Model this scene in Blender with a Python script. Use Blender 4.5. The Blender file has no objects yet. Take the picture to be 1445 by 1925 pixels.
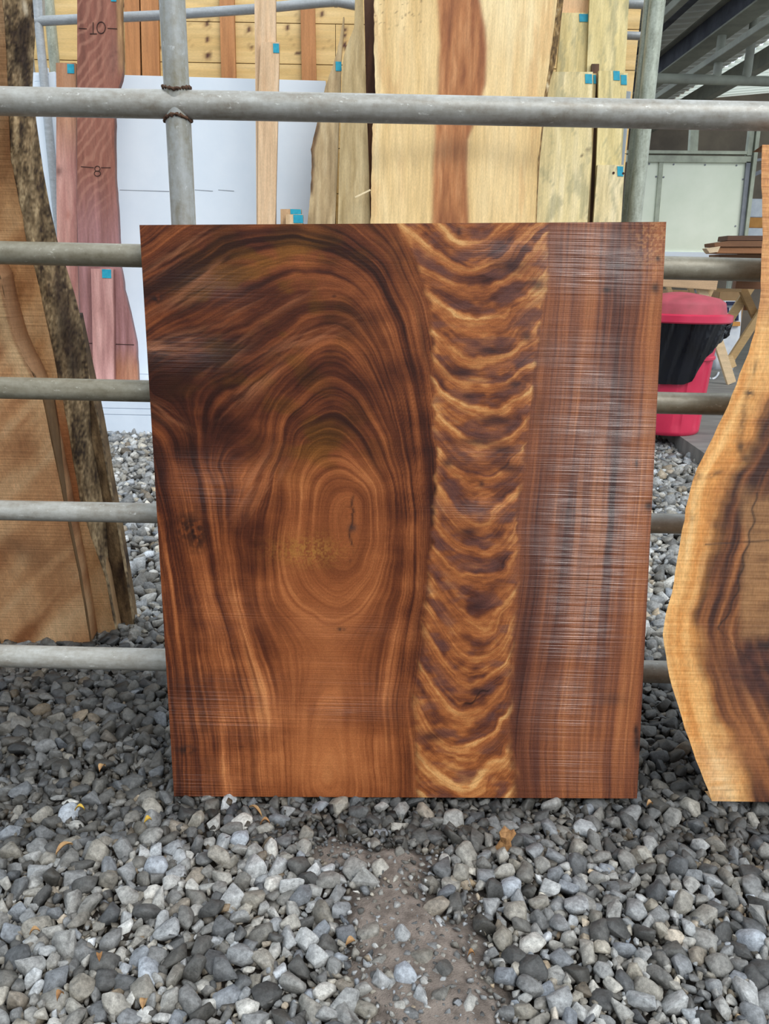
import bpy, bmesh, math, random
import numpy as np
from mathutils import Vector, Matrix

# ------------------------------------------------------------------ camera, world, light, exposure
random.seed(7)
rng = np.random.default_rng(11)
W, H, F = 1445.0, 1925.0, 1450.0
CAM_H, PITCH, ROLL = 1.25, math.radians(17.0), math.radians(1.25)
scene = bpy.context.scene
C = scene.collection

cam_d = bpy.data.cameras.new('camera')
cam = bpy.data.objects.new('camera', cam_d)
C.objects.link(cam)
cam_d.sensor_fit = 'HORIZONTAL'
cam_d.sensor_width = 36.0
cam_d.lens = 36.0 * F / W
cam_d.clip_start = 0.02
cam_d.clip_end = 200
ROT = Matrix.Rotation(math.pi / 2 - PITCH, 3, 'X') @ Matrix.Rotation(ROLL, 3, 'Z')
cam.matrix_world = Matrix.Translation((0, 0, CAM_H)) @ ROT.to_4x4()
scene.camera = cam
RN = np.array(ROT)

world = bpy.data.worlds.new('overcast_sky')
scene.world = world
world.use_nodes = True
wn = world.node_tree.nodes
wn['Background'].inputs['Color'].default_value = (0.80, 0.90, 1.0, 1)
wn['Background'].inputs['Strength'].default_value = 0.95

sun_d = bpy.data.lights.new('soft_sun', 'SUN')
sun_d.energy = 1.5
sun_d.angle = math.radians(38)
sun_d.color = (1.0, 0.97, 0.92)
sun = bpy.data.objects.new('soft_sun', sun_d)
C.objects.link(sun)
sun.rotation_euler = (math.radians(46), 0, math.radians(33))

scene.view_settings.view_transform = 'Standard'
scene.view_settings.look = 'None'
scene.view_settings.gamma = 1.0
scene.view_settings.use_curve_mapping = False
scene.view_settings.exposure = 0.42


# ------------------------------------------------------------------ helpers
def lin(r, g, b):
    f = lambda c: (c / 255 / 12.92) if c / 255 <= 0.04045 else ((c / 255 + 0.055) / 1.055) ** 2.4
    return np.array([f(r), f(g), f(b)])


def rays(px, py):
    px = np.asarray(px, float); py = np.asarray(py, float)
    d = np.stack([(px - W / 2) / F, -(py - H / 2) / F, -np.ones_like(px)], -1)
    return d @ RN.T


def on_plane(px, py, Y0, slope=0.0):
    """points of the surface Y = Y0 + slope * z behind pixels of the photograph"""
    d = rays(px, py)
    t = (Y0 + slope * CAM_H) / (d[..., 1] - slope * d[..., 2])
    return d * t[..., None] + np.array([0, 0, CAM_H])


def P(px, py, Y, slope=0.0):
    return Vector(on_plane(float(px), float(py), Y, slope))


def G(px, py, z=0.0):
    d = rays(float(px), float(py))
    t = (z - CAM_H) / d[2]
    return Vector(d * t + np.array([0, 0, CAM_H]))


def to_px(p):
    q = (np.asarray(p) - np.array([0, 0, CAM_H])) @ RN
    return W / 2 - F * q[..., 0] / q[..., 2], H / 2 + F * q[..., 1] / q[..., 2]


def ax_depth(p):
    return -float((np.array(p) - np.array([0, 0, CAM_H])) @ RN[:, 2])


def px2m(n, p):
    return n * ax_depth(p) / F


def tag(o, label, cat=None, group=None, kind=None):
    if label: o['label'] = label
    if cat: o['category'] = cat
    if group: o['group'] = group
    if kind: o['kind'] = kind
    return o


def empty(name, loc, label=None, cat=None, group=None, kind=None):
    o = bpy.data.objects.new(name, None)
    C.objects.link(o)
    o.location = loc
    o.empty_display_size = 0.05
    return tag(o, label, cat, group, kind)


def link(name, me, mat, parent=None, base=None):
    """mesh given in world coordinates; origin moved to the base of the thing"""
    o = bpy.data.objects.new(name, me)
    C.objects.link(o)
    if mat is not None:
        me.materials.append(mat)
    n = len(me.vertices)
    co = np.empty(n * 3); me.vertices.foreach_get('co', co); co = co.reshape(-1, 3)
    if parent is not None:
        org = np.zeros(3)
        p = parent
        while p is not None:
            org += np.array(p.location); p = p.parent
        co -= org
        o.parent = parent
    else:
        if base is None:
            base = [(co[:, 0].min() + co[:, 0].max()) / 2, (co[:, 1].min() + co[:, 1].max()) / 2, co[:, 2].min()]
        co -= np.array(base)
        o.location = base
    me.vertices.foreach_set('co', co.ravel())
    me.update()
    return o


def np_mesh(name, verts, tris=None, quads=None, col=None, smooth=False):
    me = bpy.data.meshes.new(name)
    verts = np.asarray(verts, np.float32)
    tris = np.zeros((0, 3), int) if tris is None else np.asarray(tris, int)
    quads = np.zeros((0, 4), int) if quads is None else np.asarray(quads, int)
    nl = tris.size + quads.size
    me.vertices.add(len(verts)); me.vertices.foreach_set('co', verts.ravel())
    me.loops.add(nl); me.loops.foreach_set('vertex_index', np.concatenate([tris.ravel(), quads.ravel()]).astype(np.int32))
    npoly = len(tris) + len(quads)
    me.polygons.add(npoly)
    st = np.concatenate([np.arange(len(tris)) * 3, tris.size + np.arange(len(quads)) * 4]).astype(np.int32)
    me.polygons.foreach_set('loop_start', st)
    if smooth:
        me.polygons.foreach_set('use_smooth', np.ones(npoly, bool))
    me.update(calc_edges=True)
    if col is not None:
        a = me.color_attributes.new('Col', 'FLOAT_COLOR', 'POINT')
        c4 = np.ones((len(verts), 4), np.float32); c4[:, :3] = col
        a.data.foreach_set('color', c4.ravel())
    me.validate()
    return me


class MB:
    """collects simple solids, built as one mesh"""
    def __init__(self): self.v = []; self.f = []

    def add(self, vs, fs):
        n = len(self.v)
        self.v += [tuple(v) for v in vs]
        self.f += [tuple(i + n for i in f) for f in fs]
        return self

    def box(self, a, b):
        x0, y0, z0 = a; x1, y1, z1 = b
        vs = [(x0, y0, z0), (x1, y0, z0), (x1, y1, z0), (x0, y1, z0), (x0, y0, z1), (x1, y0, z1), (x1, y1, z1), (x0, y1, z1)]
        return self.add(vs, [(0, 3, 2, 1), (4, 5, 6, 7), (0, 1, 5, 4), (1, 2, 6, 5), (2, 3, 7, 6), (3, 0, 4, 7)])

    def bar(self, a, b, w, t, up=(0, 1, 0)):
        """a bar of width w (across, seen from the front) and thickness t (along up) from a to b"""
        a = Vector(a); b = Vector(b); d = (b - a).normalized(); u = Vector(up)
        s = d.cross(u).normalized() * w / 2; u = s.cross(d).normalized() * t / 2
        vs = [a - s - u, a + s - u, a + s + u, a - s + u, b - s - u, b + s - u, b + s + u, b - s + u]
        return self.add(vs, [(0, 3, 2, 1), (4, 5, 6, 7), (0, 1, 5, 4), (1, 2, 6, 5), (2, 3, 7, 6), (3, 0, 4, 7)])

    def tube(self, pts, r, n=20, caps=True, jit=0.0):
        pts = [Vector(p) for p in pts]
        rs = r if isinstance(r, (list, tuple)) else [r] * len(pts)
        rings = []
        for i, p in enumerate(pts):
            d = (pts[min(i + 1, len(pts) - 1)] - pts[max(i - 1, 0)]).normalized()
            u = d.orthogonal().normalized() if abs(d.y) > .9 else d.cross(Vector((0, 1, 0))).normalized()
            w = d.cross(u)
            rings.append([p + (u * math.cos(k * 2 * math.pi / n) + w * math.sin(k * 2 * math.pi / n)) * rs[i] * (1 + random.uniform(-jit, jit)) for k in range(n)])
        vs = [v for r_ in rings for v in r_]
        fs = []
        for i in range(len(pts) - 1):
            for k in range(n):
                k2 = (k + 1) % n
                fs.append((i * n + k, i * n + k2, (i + 1) * n + k2, (i + 1) * n + k))
        if caps:
            fs.append(tuple(range(n - 1, -1, -1))); fs.append(tuple((len(pts) - 1) * n + k for k in range(n)))
        return self.add(vs, fs)

    def poly(self, pts, off):
        """prism: polygon pts pushed by the vector off"""
        n = len(pts); off = Vector(off)
        vs = [Vector(p) for p in pts] + [Vector(p) + off for p in pts]
        fs = [tuple(range(n)), tuple(range(2 * n - 1, n - 1, -1))] + [(i, n + i, n + (i + 1) % n, (i + 1) % n) for i in range(n)]
        return self.add(vs, fs)

    def build(self, name, mat, parent=None, bevel=0.0, smooth=False, base=None, col=None):
        me = bpy.data.meshes.new(name)
        me.from_pydata(self.v, [], self.f)
        bm = bmesh.new(); bm.from_mesh(me)
        bmesh.ops.recalc_face_normals(bm, faces=bm.faces)
        if bevel:
            bmesh.ops.bevel(bm, geom=list(bm.edges), offset=bevel, segments=2, affect='EDGES', clamp_overlap=True)
        for f in bm.faces: f.smooth = smooth
        bm.to_mesh(me); bm.free()
        if smooth:
            me.set_sharp_from_angle(angle=math.radians(40))
        if col is not None:
            a = me.color_attributes.new('Col', 'FLOAT_COLOR', 'POINT')
            a.data.foreach_set('color', np.tile(np.append(col, 1.0), len(me.vertices)).astype(np.float32))
        return link(name, me, mat, parent, base)


# ---- noise in numpy
_tab = {}
def _t(seed):
    if seed not in _tab:
        _tab[seed] = np.random.default_rng(seed + 900).random((256, 256))
    return _tab[seed]


def vn(x, y, seed=0):
    x = np.asarray(x, float); y = np.asarray(y, float)
    xi = np.floor(x).astype(int); yi = np.floor(y).astype(int)
    fx = x - xi; fy = y - yi
    fx = fx * fx * (3 - 2 * fx); fy = fy * fy * (3 - 2 * fy)
    T = _t(seed); a = xi & 255; b = (xi + 1) & 255; c = yi & 255; d = (yi + 1) & 255
    return (T[a, c] * (1 - fx) + T[b, c] * fx) * (1 - fy) + (T[a, d] * (1 - fx) + T[b, d] * fx) * fy


def fbm(x, y, seed=0, o=4, g=.5):
    s = 0; a = 1; n = 0
    for k in range(o):
        s = s + a * vn(np.asarray(x) * 2 ** k + 17.3 * k, np.asarray(y) * 2 ** k + 5.1 * k, seed + k)
        n += a; a *= g
    return s / n


def sst(a, b, x):
    t = np.clip((x - a) / (b - a), 0, 1)
    return t * t * (3 - 2 * t)


def pal(t, cols):
    cols = np.array([lin(*c) for c in cols])
    t = np.clip(t, 0, 1) * (len(cols) - 1)
    i = np.minimum(t.astype(int), len(cols) - 2); f = (t - i)[..., None]
    return cols[i] * (1 - f) + cols[i + 1] * f


def mix(a, b, m):
    return a * (1 - m[..., None]) + b * m[..., None]


def blob(px, py, x, y, rx, ry, rot=0):
    c, s = math.cos(rot), math.sin(rot)
    dx = px - x; dy = py - y
    return np.exp(-(((dx * c + dy * s) / rx) ** 2 + ((-dx * s + dy * c) / ry) ** 2))


def curve(pts):
    """x as a function of y through traced points"""
    a = np.array(sorted([(y, x) for x, y in pts]))
    return lambda y: np.interp(y, a[:, 0], a[:, 1])


def rbf_field(lines, x0, x1, y0, y1, step=10.0):
    """smooth ring field from traced grain lines [(value, [(x, y)...])]; returns a sampler"""
    X, V = [], []
    for v, pts in lines:
        pts = np.array(pts, float)
        for i in range(len(pts) - 1):
            n = max(1, int(np.hypot(*(pts[i + 1] - pts[i])) / 45))
            for k in range(n):
                X.append(pts[i] + (pts[i + 1] - pts[i]) * k / n); V.append(v)
        X.append(pts[-1]); V.append(v)
    X = np.array(X) / 100; V = np.array(V, float)
    def ker(r2): return .5 * r2 * np.log(r2 + 1e-9)
    n = len(X)
    A = np.zeros((n + 3, n + 3))
    A[:n, :n] = ker(((X[:, None] - X[None]) ** 2).sum(-1)) + np.eye(n) * .02
    Q = np.c_[np.ones(n), X]; A[:n, n:] = Q; A[n:, :n] = Q.T
    w = np.linalg.solve(A, np.r_[V, 0, 0, 0])
    gx = np.arange(x0, x1 + step, step); gy = np.arange(y0, y1 + step, step)
    g = np.stack(np.meshgrid(gx, gy), -1).reshape(-1, 2) / 100
    val = ker(((g[:, None] - X[None]) ** 2).sum(-1)) @ w[:n] + np.c_[np.ones(len(g)), g] @ w[n:]
    val = val.reshape(len(gy), len(gx))
    def sample(px, py):
        u = np.clip((px - x0) / step, 0, len(gx) - 1.001); v = np.clip((py - y0) / step, 0, len(gy) - 1.001)
        i = u.astype(int); j = v.astype(int); a = u - i; b = v - j
        return (val[j, i] * (1 - a) + val[j, i + 1] * a) * (1 - b) + (val[j + 1, i] * (1 - a) + val[j + 1, i + 1] * a) * b
    return sample


def board_mesh(name, rows, plane, thick, colfn, nx=12, ny=30, inset=0.0):
    """a sawn board: rows = [(xl, yl, xr, yr)] of its outline in the photo, laid on its own leaning plane and given thickness"""
    rows = np.array([(r if len(r) == 4 else (r[1], r[0], r[2], r[0])) for r in rows], float)
    L = np.r_[0, np.cumsum(np.abs(np.diff(rows[:, 1])) + 1e-6)]
    tt = np.linspace(0, L[-1], ny)
    tt = np.unique(np.concatenate([tt, L]))
    R = np.stack([np.interp(tt, L, rows[:, k]) for k in range(4)], 1)
    ny = len(tt)
    s = np.linspace(0, 1, nx)
    px = R[:, 0:1] * (1 - s) + R[:, 2:3] * s
    py = R[:, 1:2] * (1 - s) + R[:, 3:4] * s
    front = on_plane(px, py, *plane)
    nrm = np.array([0, 1, -float(plane[1])]); nrm /= np.linalg.norm(nrm)
    col = colfn(px, py) if callable(colfn) else np.tile(np.asarray(colfn), px.shape + (1,))
    vf = front.reshape(-1, 3); cf = col.reshape(-1, 3)
    idx = np.arange(ny * nx).reshape(ny, nx)
    q = [np.stack([idx[1:, :-1], idx[1:, 1:], idx[:-1, 1:], idx[:-1, :-1]], -1).reshape(-1, 4)]
    ring = np.concatenate([idx[0, :], idx[1:, -1], idx[-1, -2::-1], idx[-2:0:-1, 0]])
    n0 = len(vf)
    vs = vf[ring]; vb = vf[ring] + nrm * thick + np.where(np.isin(ring, idx[:, 0]), inset, 0.0)[:, None] * np.array([1.0, 0, 0])
    m = len(ring)
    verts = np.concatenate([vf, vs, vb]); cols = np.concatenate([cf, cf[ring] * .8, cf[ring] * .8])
    a = n0 + np.arange(m); b = n0 + m + np.arange(m)
    q.append(np.stack([a, np.roll(a, -1), np.roll(b, -1), b], -1))
    # back: strips between left and right back vertices
    back = np.zeros((ny, 2), int)
    pos = {int(r): k for k, r in enumerate(ring)}
    for j in range(ny):
        back[j] = (n0 + m + pos[int(idx[j, 0])], n0 + m + pos[int(idx[j, -1])])
    q.append(np.stack([back[:-1, 0], back[:-1, 1], back[1:, 1], back[1:, 0]], -1))
    return np_mesh(name, verts, quads=np.concatenate(q), col=cols)


def set_on(rows, plane, z):
    """cut the rows of a board where it stands at height z"""
    rows = [(r if len(r) == 4 else (r[1], r[0], r[2], r[0])) for r in rows]
    a = np.array(rows, float)
    zl = on_plane(a[:, 0], a[:, 1], *plane)[:, 2]
    out = [tuple(r) for r, h in zip(a, zl) if h > z + .01]
    for i in range(len(a) - 1):
        if zl[i] > z >= zl[i + 1]:
            lo_, hi_ = 0.0, 1.0
            for _ in range(40):
                m_ = (lo_ + hi_) / 2; r = a[i] * (1 - m_) + a[i + 1] * m_
                if on_plane(r[0], r[1], *plane)[2] > z: lo_ = m_
                else: hi_ = m_
            r = a[i] * (1 - lo_) + a[i + 1] * lo_
            zr = on_plane(r[2], r[3], *plane)[2]
            r[3] += (zr - z) / max(1e-6, (on_plane(r[2], r[3] - 5, *plane)[2] - zr)) * 5
            out.append(tuple(r))
    return out


def board(name, rows, plane, thick, colfn, mat, label=None, cat='board', group=None, nx=12, ny=30, parent=None, inset=0.0):
    if name in ('leaning_board', 'cream_slab'): rows = set_on(rows, plane, LZ + .004)
    me = board_mesh(name, rows, plane, thick, colfn, nx, ny, inset)
    o = link(name, me, mat, parent)
    if label: tag(o, label, cat, group, 'thing')
    return o


# ------------------------------------------------------------------ materials
def new_mat(name):
    m = bpy.data.materials.new(name); m.use_nodes = True
    nt = m.node_tree
    return m, nt, nt.nodes['Principled BSDF']


def node(nt, t, **kw):
    n = nt.nodes.new(t)
    for k, v in kw.items():
        if k in n.inputs: n.inputs[k].default_value = v
        else: setattr(n, k, v)
    return n


def mapping(nt, scale, coord='Object', rot=(0, 0, 0)):
    tc = node(nt, 'ShaderNodeTexCoord'); mp = node(nt, 'ShaderNodeMapping')
    mp.inputs['Scale'].default_value = scale
    mp.inputs['Rotation'].default_value = rot
    nt.links.new(tc.outputs[coord], mp.inputs['Vector'])
    return mp


def mul(nt, a, b, op='MULTIPLY', clamp=False):
    n = node(nt, 'ShaderNodeMath'); n.operation = op; n.use_clamp = clamp
    for i, v in enumerate((a, b)):
        if isinstance(v, (int, float)): n.inputs[i].default_value = v
        else: nt.links.new(v, n.inputs[i])
    return n.outputs[0]


def vscale(nt, col, fac):
    n = node(nt, 'ShaderNodeVectorMath'); n.operation = 'SCALE'
    if isinstance(col, tuple): n.inputs[0].default_value = col
    else: nt.links.new(col, n.inputs[0])
    nt.links.new(fac, n.inputs['Scale'])
    return n.outputs[0]


def noise(nt, mp, scale=1.0, detail=4.0, rough=.55):
    n = node(nt, 'ShaderNodeTexNoise')
    n.inputs['Scale'].default_value = scale; n.inputs['Detail'].default_value = detail; n.inputs['Roughness'].default_value = rough
    nt.links.new(mp.outputs[0], n.inputs['Vector'])
    return n.outputs['Fac']


def grain_mat(name, rough=.6, g=(60, 60, 3), amt=.35, spk=(300, 300, 60), spka=.2, bump=.15, saw=0.0, sawscale=180, spec=.4):
    """wood: base colour from the Col attribute, fibre and pores and saw marks on top"""
    m, nt, bs = new_mat(name)
    at = node(nt, 'ShaderNodeAttribute', attribute_name='Col')
    f1 = noise(nt, mapping(nt, g), 1, 4, .6)
    f2 = noise(nt, mapping(nt, spk), 1, 2, .6)
    k = mul(nt, mul(nt, mul(nt, f1, .5, 'SUBTRACT'), amt * 2.5), 1.0, 'ADD')
    k = mul(nt, k, mul(nt, mul(nt, mul(nt, f2, .5, 'SUBTRACT'), spka * 2.5), 1.0, 'ADD'))
    nt.links.new(vscale(nt, at.outputs['Color'], k), bs.inputs['Base Color'])
    bs.inputs['Roughness'].default_value = rough
    bs.inputs['Specular IOR Level'].default_value = spec
    h = mul(nt, f1, 1.0)
    if saw:
        s = noise(nt, mapping(nt, (1.2, 1.2, sawscale)), 1, 2, .6)
        h = mul(nt, mul(nt, s, saw), mul(nt, f1, .4), 'ADD')
    bp = node(nt, 'ShaderNodeBump'); bp.inputs['Strength'].default_value = bump; bp.inputs['Distance'].default_value = .01
    nt.links.new(h, bp.inputs['Height']); nt.links.new(bp.outputs[0], bs.inputs['Normal'])
    return m


def plain_mat(name, rgb, rough=.6, var=.12, scale=6, metal=0.0, spec=.4, bump=0.0, rgb2=None, coord='Object', stretch=(1, 1, 1)):
    m, nt, bs = new_mat(name)
    mp = mapping(nt, tuple(scale * s for s in stretch), coord)
    f = noise(nt, mp, 1, 5, .6)
    c1 = tuple(lin(*rgb)); c2 = tuple(lin(*rgb2)) if rgb2 else tuple(lin(*rgb) * (1 - var * 2))
    r = node(nt, 'ShaderNodeValToRGB')
    r.color_ramp.elements[0].position = .35; r.color_ramp.elements[0].color = (*c2, 1)
    r.color_ramp.elements[1].position = .62; r.color_ramp.elements[1].color = (*c1, 1)
    nt.links.new(f, r.inputs[0]); nt.links.new(r.outputs[0], bs.inputs['Base Color'])
    bs.inputs['Roughness'].default_value = rough; bs.inputs['Metallic'].default_value = metal
    bs.inputs['Specular IOR Level'].default_value = spec
    if bump:
        f3 = noise(nt, mapping(nt, (scale * 12,) * 3, coord), 1, 3, .6)
        bp = node(nt, 'ShaderNodeBump'); bp.inputs['Strength'].default_value = bump; bp.inputs['Distance'].default_value = .004
        nt.links.new(f3, bp.inputs['Height']); nt.links.new(bp.outputs[0], bs.inputs['Normal'])
    return m


def galv_mat(name, base, tint, spot, rough=.42, along='X'):
    """weathered galvanised pipe: grey zinc with brown film, pale scuffs and fine pitting"""
    m, nt, bs = new_mat(name)
    a = noise(nt, mapping(nt, (7, 30, 30) if along == 'X' else (30, 30, 7)), 1, 6, .65)
    b = noise(nt, mapping(nt, (60, 60, 60)), 1, 5, .65)
    r = node(nt, 'ShaderNodeValToRGB'); e = r.color_ramp.elements
    e[0].position = .36; e[0].color = (*lin(*tint), 1); e[1].position = .62; e[1].color = (*lin(*base), 1)
    nt.links.new(mul(nt, mul(nt, a, .65), mul(nt, b, .35), 'ADD'), r.inputs[0])
    s = node(nt, 'ShaderNodeValToRGB'); e = s.color_ramp.elements
    e[0].position = .62; e[0].color = (0, 0, 0, 1); e[1].position = .72; e[1].color = (1, 1, 1, 1)
    nt.links.new(noise(nt, mapping(nt, (45, 90, 90) if along == 'X' else (90, 90, 45)), 1, 5, .7), s.inputs[0])
    mx = node(nt, 'ShaderNodeMix', data_type='RGBA')
    nt.links.new(s.outputs[0], mx.inputs[0]); nt.links.new(r.outputs[0], mx.inputs[6]); mx.inputs[7].default_value = (*lin(*spot), 1)
    nt.links.new(mx.outputs[2], bs.inputs['Base Color'])
    bs.inputs['Roughness'].default_value = rough; bs.inputs['Metallic'].default_value = .12
    bp = node(nt, 'ShaderNodeBump'); bp.inputs['Strength'].default_value = .25; bp.inputs['Distance'].default_value = .002
    nt.links.new(b, bp.inputs['Height']); nt.links.new(bp.outputs[0], bs.inputs['Normal'])
    return m


def pos_mapping(nt, s):
    g = node(nt, 'ShaderNodeNewGeometry'); mp = node(nt, 'ShaderNodeMapping'); mp.inputs['Scale'].default_value = (s, s, s)
    nt.links.new(g.outputs['Position'], mp.inputs['Vector'])
    return mp


def stone_mat():
    m, nt, bs = new_mat('gravel_stone')
    at = node(nt, 'ShaderNodeAttribute', attribute_name='Col')
    f = noise(nt, pos_mapping(nt, 95), 1, 7, .72)
    f2 = noise(nt, pos_mapping(nt, 480), 1, 3, .6)
    k = mul(nt, mul(nt, mul(nt, f, .5, 'SUBTRACT'), 2.6), 1.0, 'ADD')
    k = mul(nt, k, mul(nt, mul(nt, mul(nt, f2, .5, 'SUBTRACT'), .7), 1.0, 'ADD'))
    nt.links.new(vscale(nt, at.outputs['Color'], k), bs.inputs['Base Color'])
    bs.inputs['Roughness'].default_value = .5
    bp = node(nt, 'ShaderNodeBump'); bp.inputs['Strength'].default_value = .5; bp.inputs['Distance'].default_value = .004
    nt.links.new(f, bp.inputs['Height']); nt.links.new(bp.outputs[0], bs.inputs['Normal'])
    return m


M = {}
M['stone'] = stone_mat()
M['dirt'] = plain_mat('dusty_earth', (150, 138, 128), .95, scale=26, bump=1.0, rgb2=(104, 94, 86))
M['earth'] = plain_mat('dark_earth', (92, 84, 76), .95, scale=14, bump=.6, rgb2=(62, 56, 50))
M['galv'] = galv_mat('galvanised_pipe', (188, 188, 182), (144, 137, 124), (226, 226, 220))
M['galv_dark'] = galv_mat('weathered_pipe', (158, 153, 136), (120, 113, 94), (198, 194, 180))
M['galv_up'] = galv_mat('galvanised_upright', (172, 175, 174), (134, 128, 108), (206, 208, 206), along='Z')
M['galv_back'] = galv_mat('thin_pipe', (176, 182, 186), (150, 154, 156), (205, 208, 210))
M['galv_post'] = galv_mat('green_grey_post', (182, 188, 172), (136, 140, 124), (214, 220, 206), along='Z')
M['rust'] = plain_mat('rusty_weld', (112, 82, 62), .9, scale=90, rgb2=(70, 48, 38), bump=.6)
M['hero'] = None
M['wood'] = grain_mat('sawn_wood', .62, (55, 55, 2.5), .3, (260, 260, 50), .22, .1)
M['wood_rough'] = grain_mat('rough_sawn_wood', .6, (50, 50, 4), .25, (260, 260, 80), .3, .2, saw=1.0, sawscale=150)
M['bark'] = grain_mat('barky_edge', .9, (50, 50, 9), .6, (160, 160, 80), .5, .8)
M['white'] = plain_mat('white_painted_panel', (232, 241, 250), .5, scale=2, rgb2=(224, 235, 246))
M['white_board'] = plain_mat('white_painted_board', (226, 236, 248), .5, scale=2, rgb2=(212, 224, 238))
M['cream'] = plain_mat('pale_green_panel', (240, 246, 226), .5, scale=2, rgb2=(230, 238, 216))
M['frame'] = plain_mat('grey_green_frame', (176, 182, 162), .45, scale=5, rgb2=(146, 150, 134), metal=.2)
M['frame_d'] = plain_mat('blue_grey_frame', (140, 144, 150), .5, scale=5, rgb2=(112, 116, 124))
M['tag'] = plain_mat('turquoise_tape', (38, 160, 182), .55, scale=30, rgb2=(24, 138, 166))
M['batten'] = grain_mat('orange_batten_wood', .6, (45, 45, 2), .35, (220, 220, 40), .2, .1)
M['pine'] = grain_mat('pine_board', .55, (2.2, 30, 26), .28, (40, 220, 220), .15, .08)
M['steel'] = plain_mat('dark_roof_steel', (96, 100, 112), .5, scale=4, rgb2=(62, 66, 78), metal=.3)
M['steel_l'] = plain_mat('primed_roof_steel', (170, 174, 160), .5, scale=4, rgb2=(146, 148, 138))
M['roof'] = plain_mat('roof_sheet', (232, 234, 226), .5, scale=3, rgb2=(214, 216, 208))
M['red'] = plain_mat('red_plastic', (205, 50, 82), .38, scale=4, rgb2=(190, 40, 72), spec=.5)
M['red_lid'] = plain_mat('dusty_red_lid', (176, 74, 88), .6, scale=5, rgb2=(150, 66, 74))
M['liner'] = plain_mat('black_liner', (12, 15, 24), .2, scale=8, rgb2=(7, 8, 14), spec=.5)
M['deck'] = plain_mat('grey_floor', (124, 122, 118), .7, scale=2.2, rgb2=(98, 96, 94), stretch=(1, 5, 1))
M['timber'] = plain_mat('weathered_timber', (112, 106, 112), .75, scale=9, rgb2=(78, 74, 84), stretch=(2, 8, 2), bump=.3)
M['lumber'] = grain_mat('raw_lumber', .65, (3, 40, 40), .3, (60, 200, 200), .2, .1)
M['card'] = plain_mat('brown_cardboard', (168, 136, 98), .8, scale=4, rgb2=(150, 118, 82))
M['paper'] = plain_mat('white_sack_paper', (226, 230, 236), .6, scale=8, rgb2=(206, 212, 222))
M['orange'] = plain_mat('orange_print', (214, 152, 78), .6, scale=8, rgb2=(200, 138, 66))
M['navy'] = plain_mat('navy_print', (38, 48, 84), .6, scale=12, rgb2=(28, 36, 66))
M['yellow'] = plain_mat('yellow_plastic', (222, 204, 40), .5, scale=12, rgb2=(206, 186, 30))
M['far'] = plain_mat('far_brown_wall', (120, 108, 96), .8, scale=1.5, rgb2=(98, 88, 80))
M['ink'] = plain_mat('pencil_mark', (58, 34, 28), .8, scale=50, rgb2=(46, 28, 22))
M['leaf'] = plain_mat('dry_leaf', (186, 150, 104), .6, scale=60, rgb2=(150, 112, 72))
M['leaf_y'] = plain_mat('yellow_leaf', (206, 172, 66), .6, scale=60, rgb2=(176, 140, 50))
M['chip'] = plain_mat('wood_chip', (176, 132, 84), .7, scale=60, rgb2=(120, 82, 50))
M['shed'] = plain_mat('dark_blocker_boards', (58, 50, 44), .85, scale=3, rgb2=(40, 36, 32), stretch=(6, 6, 1))  # boards of the added wall that darkens reflections

# ------------------------------------------------------------------ setting: ground, gravel
ground = MB().box((-14, -9, -.30), (16, 26, -.022)).build('ground', M['earth'], base=(0, 0, 0))
tag(ground, 'grey crushed stone gravel yard over bare dusty earth', None, None, 'structure')


def dirt_mask(x, y):
    n = fbm(x * 9 + 40, y * 9 + 40, 31, 3) - .5
    cx = .05 + .30 * (1.3 - y)
    w = .055 + .12 * np.clip(1.34 - y, 0, .6)
    return sst(.10, -.05, np.abs(x - cx) - w + n * .22) * sst(1.50, 1.38, y + n * .2)


gx = np.linspace(-.62, .72, 130); gy = np.linspace(.80, 1.60, 90)
XX, YY = np.meshgrid(gx, gy)
ZZ = -.030 + .036 * dirt_mask(XX, YY) + .010 * fbm(XX * 30, YY * 30, 5, 4) + .004 * fbm(XX * 120, YY * 120, 9, 3)
idx = np.arange(XX.size).reshape(XX.shape)
quads = np.stack([idx[:-1, :-1], idx[:-1, 1:], idx[1:, 1:], idx[1:, :-1]], -1).reshape(-1, 4)
dirt = link('dirt_patch', np_mesh('dirt_patch', np.stack([XX, YY, ZZ], -1).reshape(-1, 3), quads=quads, smooth=True), M['dirt'], ground)
tag(dirt, 'bare patch of pale dusty earth')


def stone_proto(npts, bev):
    """crushed stone: hull of random points with worn edges"""
    bm = bmesh.new()
    sc = np.array([1.0, rng.uniform(.55, .95), rng.uniform(.42, .80)])
    p = rng.normal(size=(npts, 3)); p /= np.linalg.norm(p, axis=1)[:, None]
    p = np.sign(p) * np.abs(p) ** rng.uniform(.6, 1.0) * rng.uniform(.8, 1.0, (npts, 1)) * sc
    for v in p: bm.verts.new(v)
    r_ = bmesh.ops.convex_hull(bm, input=bm.verts[:])
    bmesh.ops.delete(bm, geom=list({g_ for g_ in r_['geom_interior'] + r_['geom_unused'] if isinstance(g_, bmesh.types.BMVert)}), context='VERTS')
    if bev:
        bmesh.ops.dissolve_limit(bm, angle_limit=math.radians(14), verts=bm.verts[:], edges=bm.edges[:])
        bmesh.ops.bevel(bm, geom=bm.edges[:], offset=bev, segments=1, affect='EDGES', clamp_overlap=True)
    bmesh.ops.triangulate(bm, faces=bm.faces)
    bm.verts.index_update()
    vs = np.array([v.co[:] for v in bm.verts]); fs = np.array([[v.index for v in f.verts] for f in bm.faces])
    bm.free()
    vs -= (vs.max(0) + vs.min(0)) / 2
    vs /= np.abs(vs[:, 0]).max()
    return vs, fs


near_p = [stone_proto(int(rng.integers(13, 22)), .07) for _ in range(44)]
far_p = [stone_proto(12, 0) for _ in range(24)]


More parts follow.
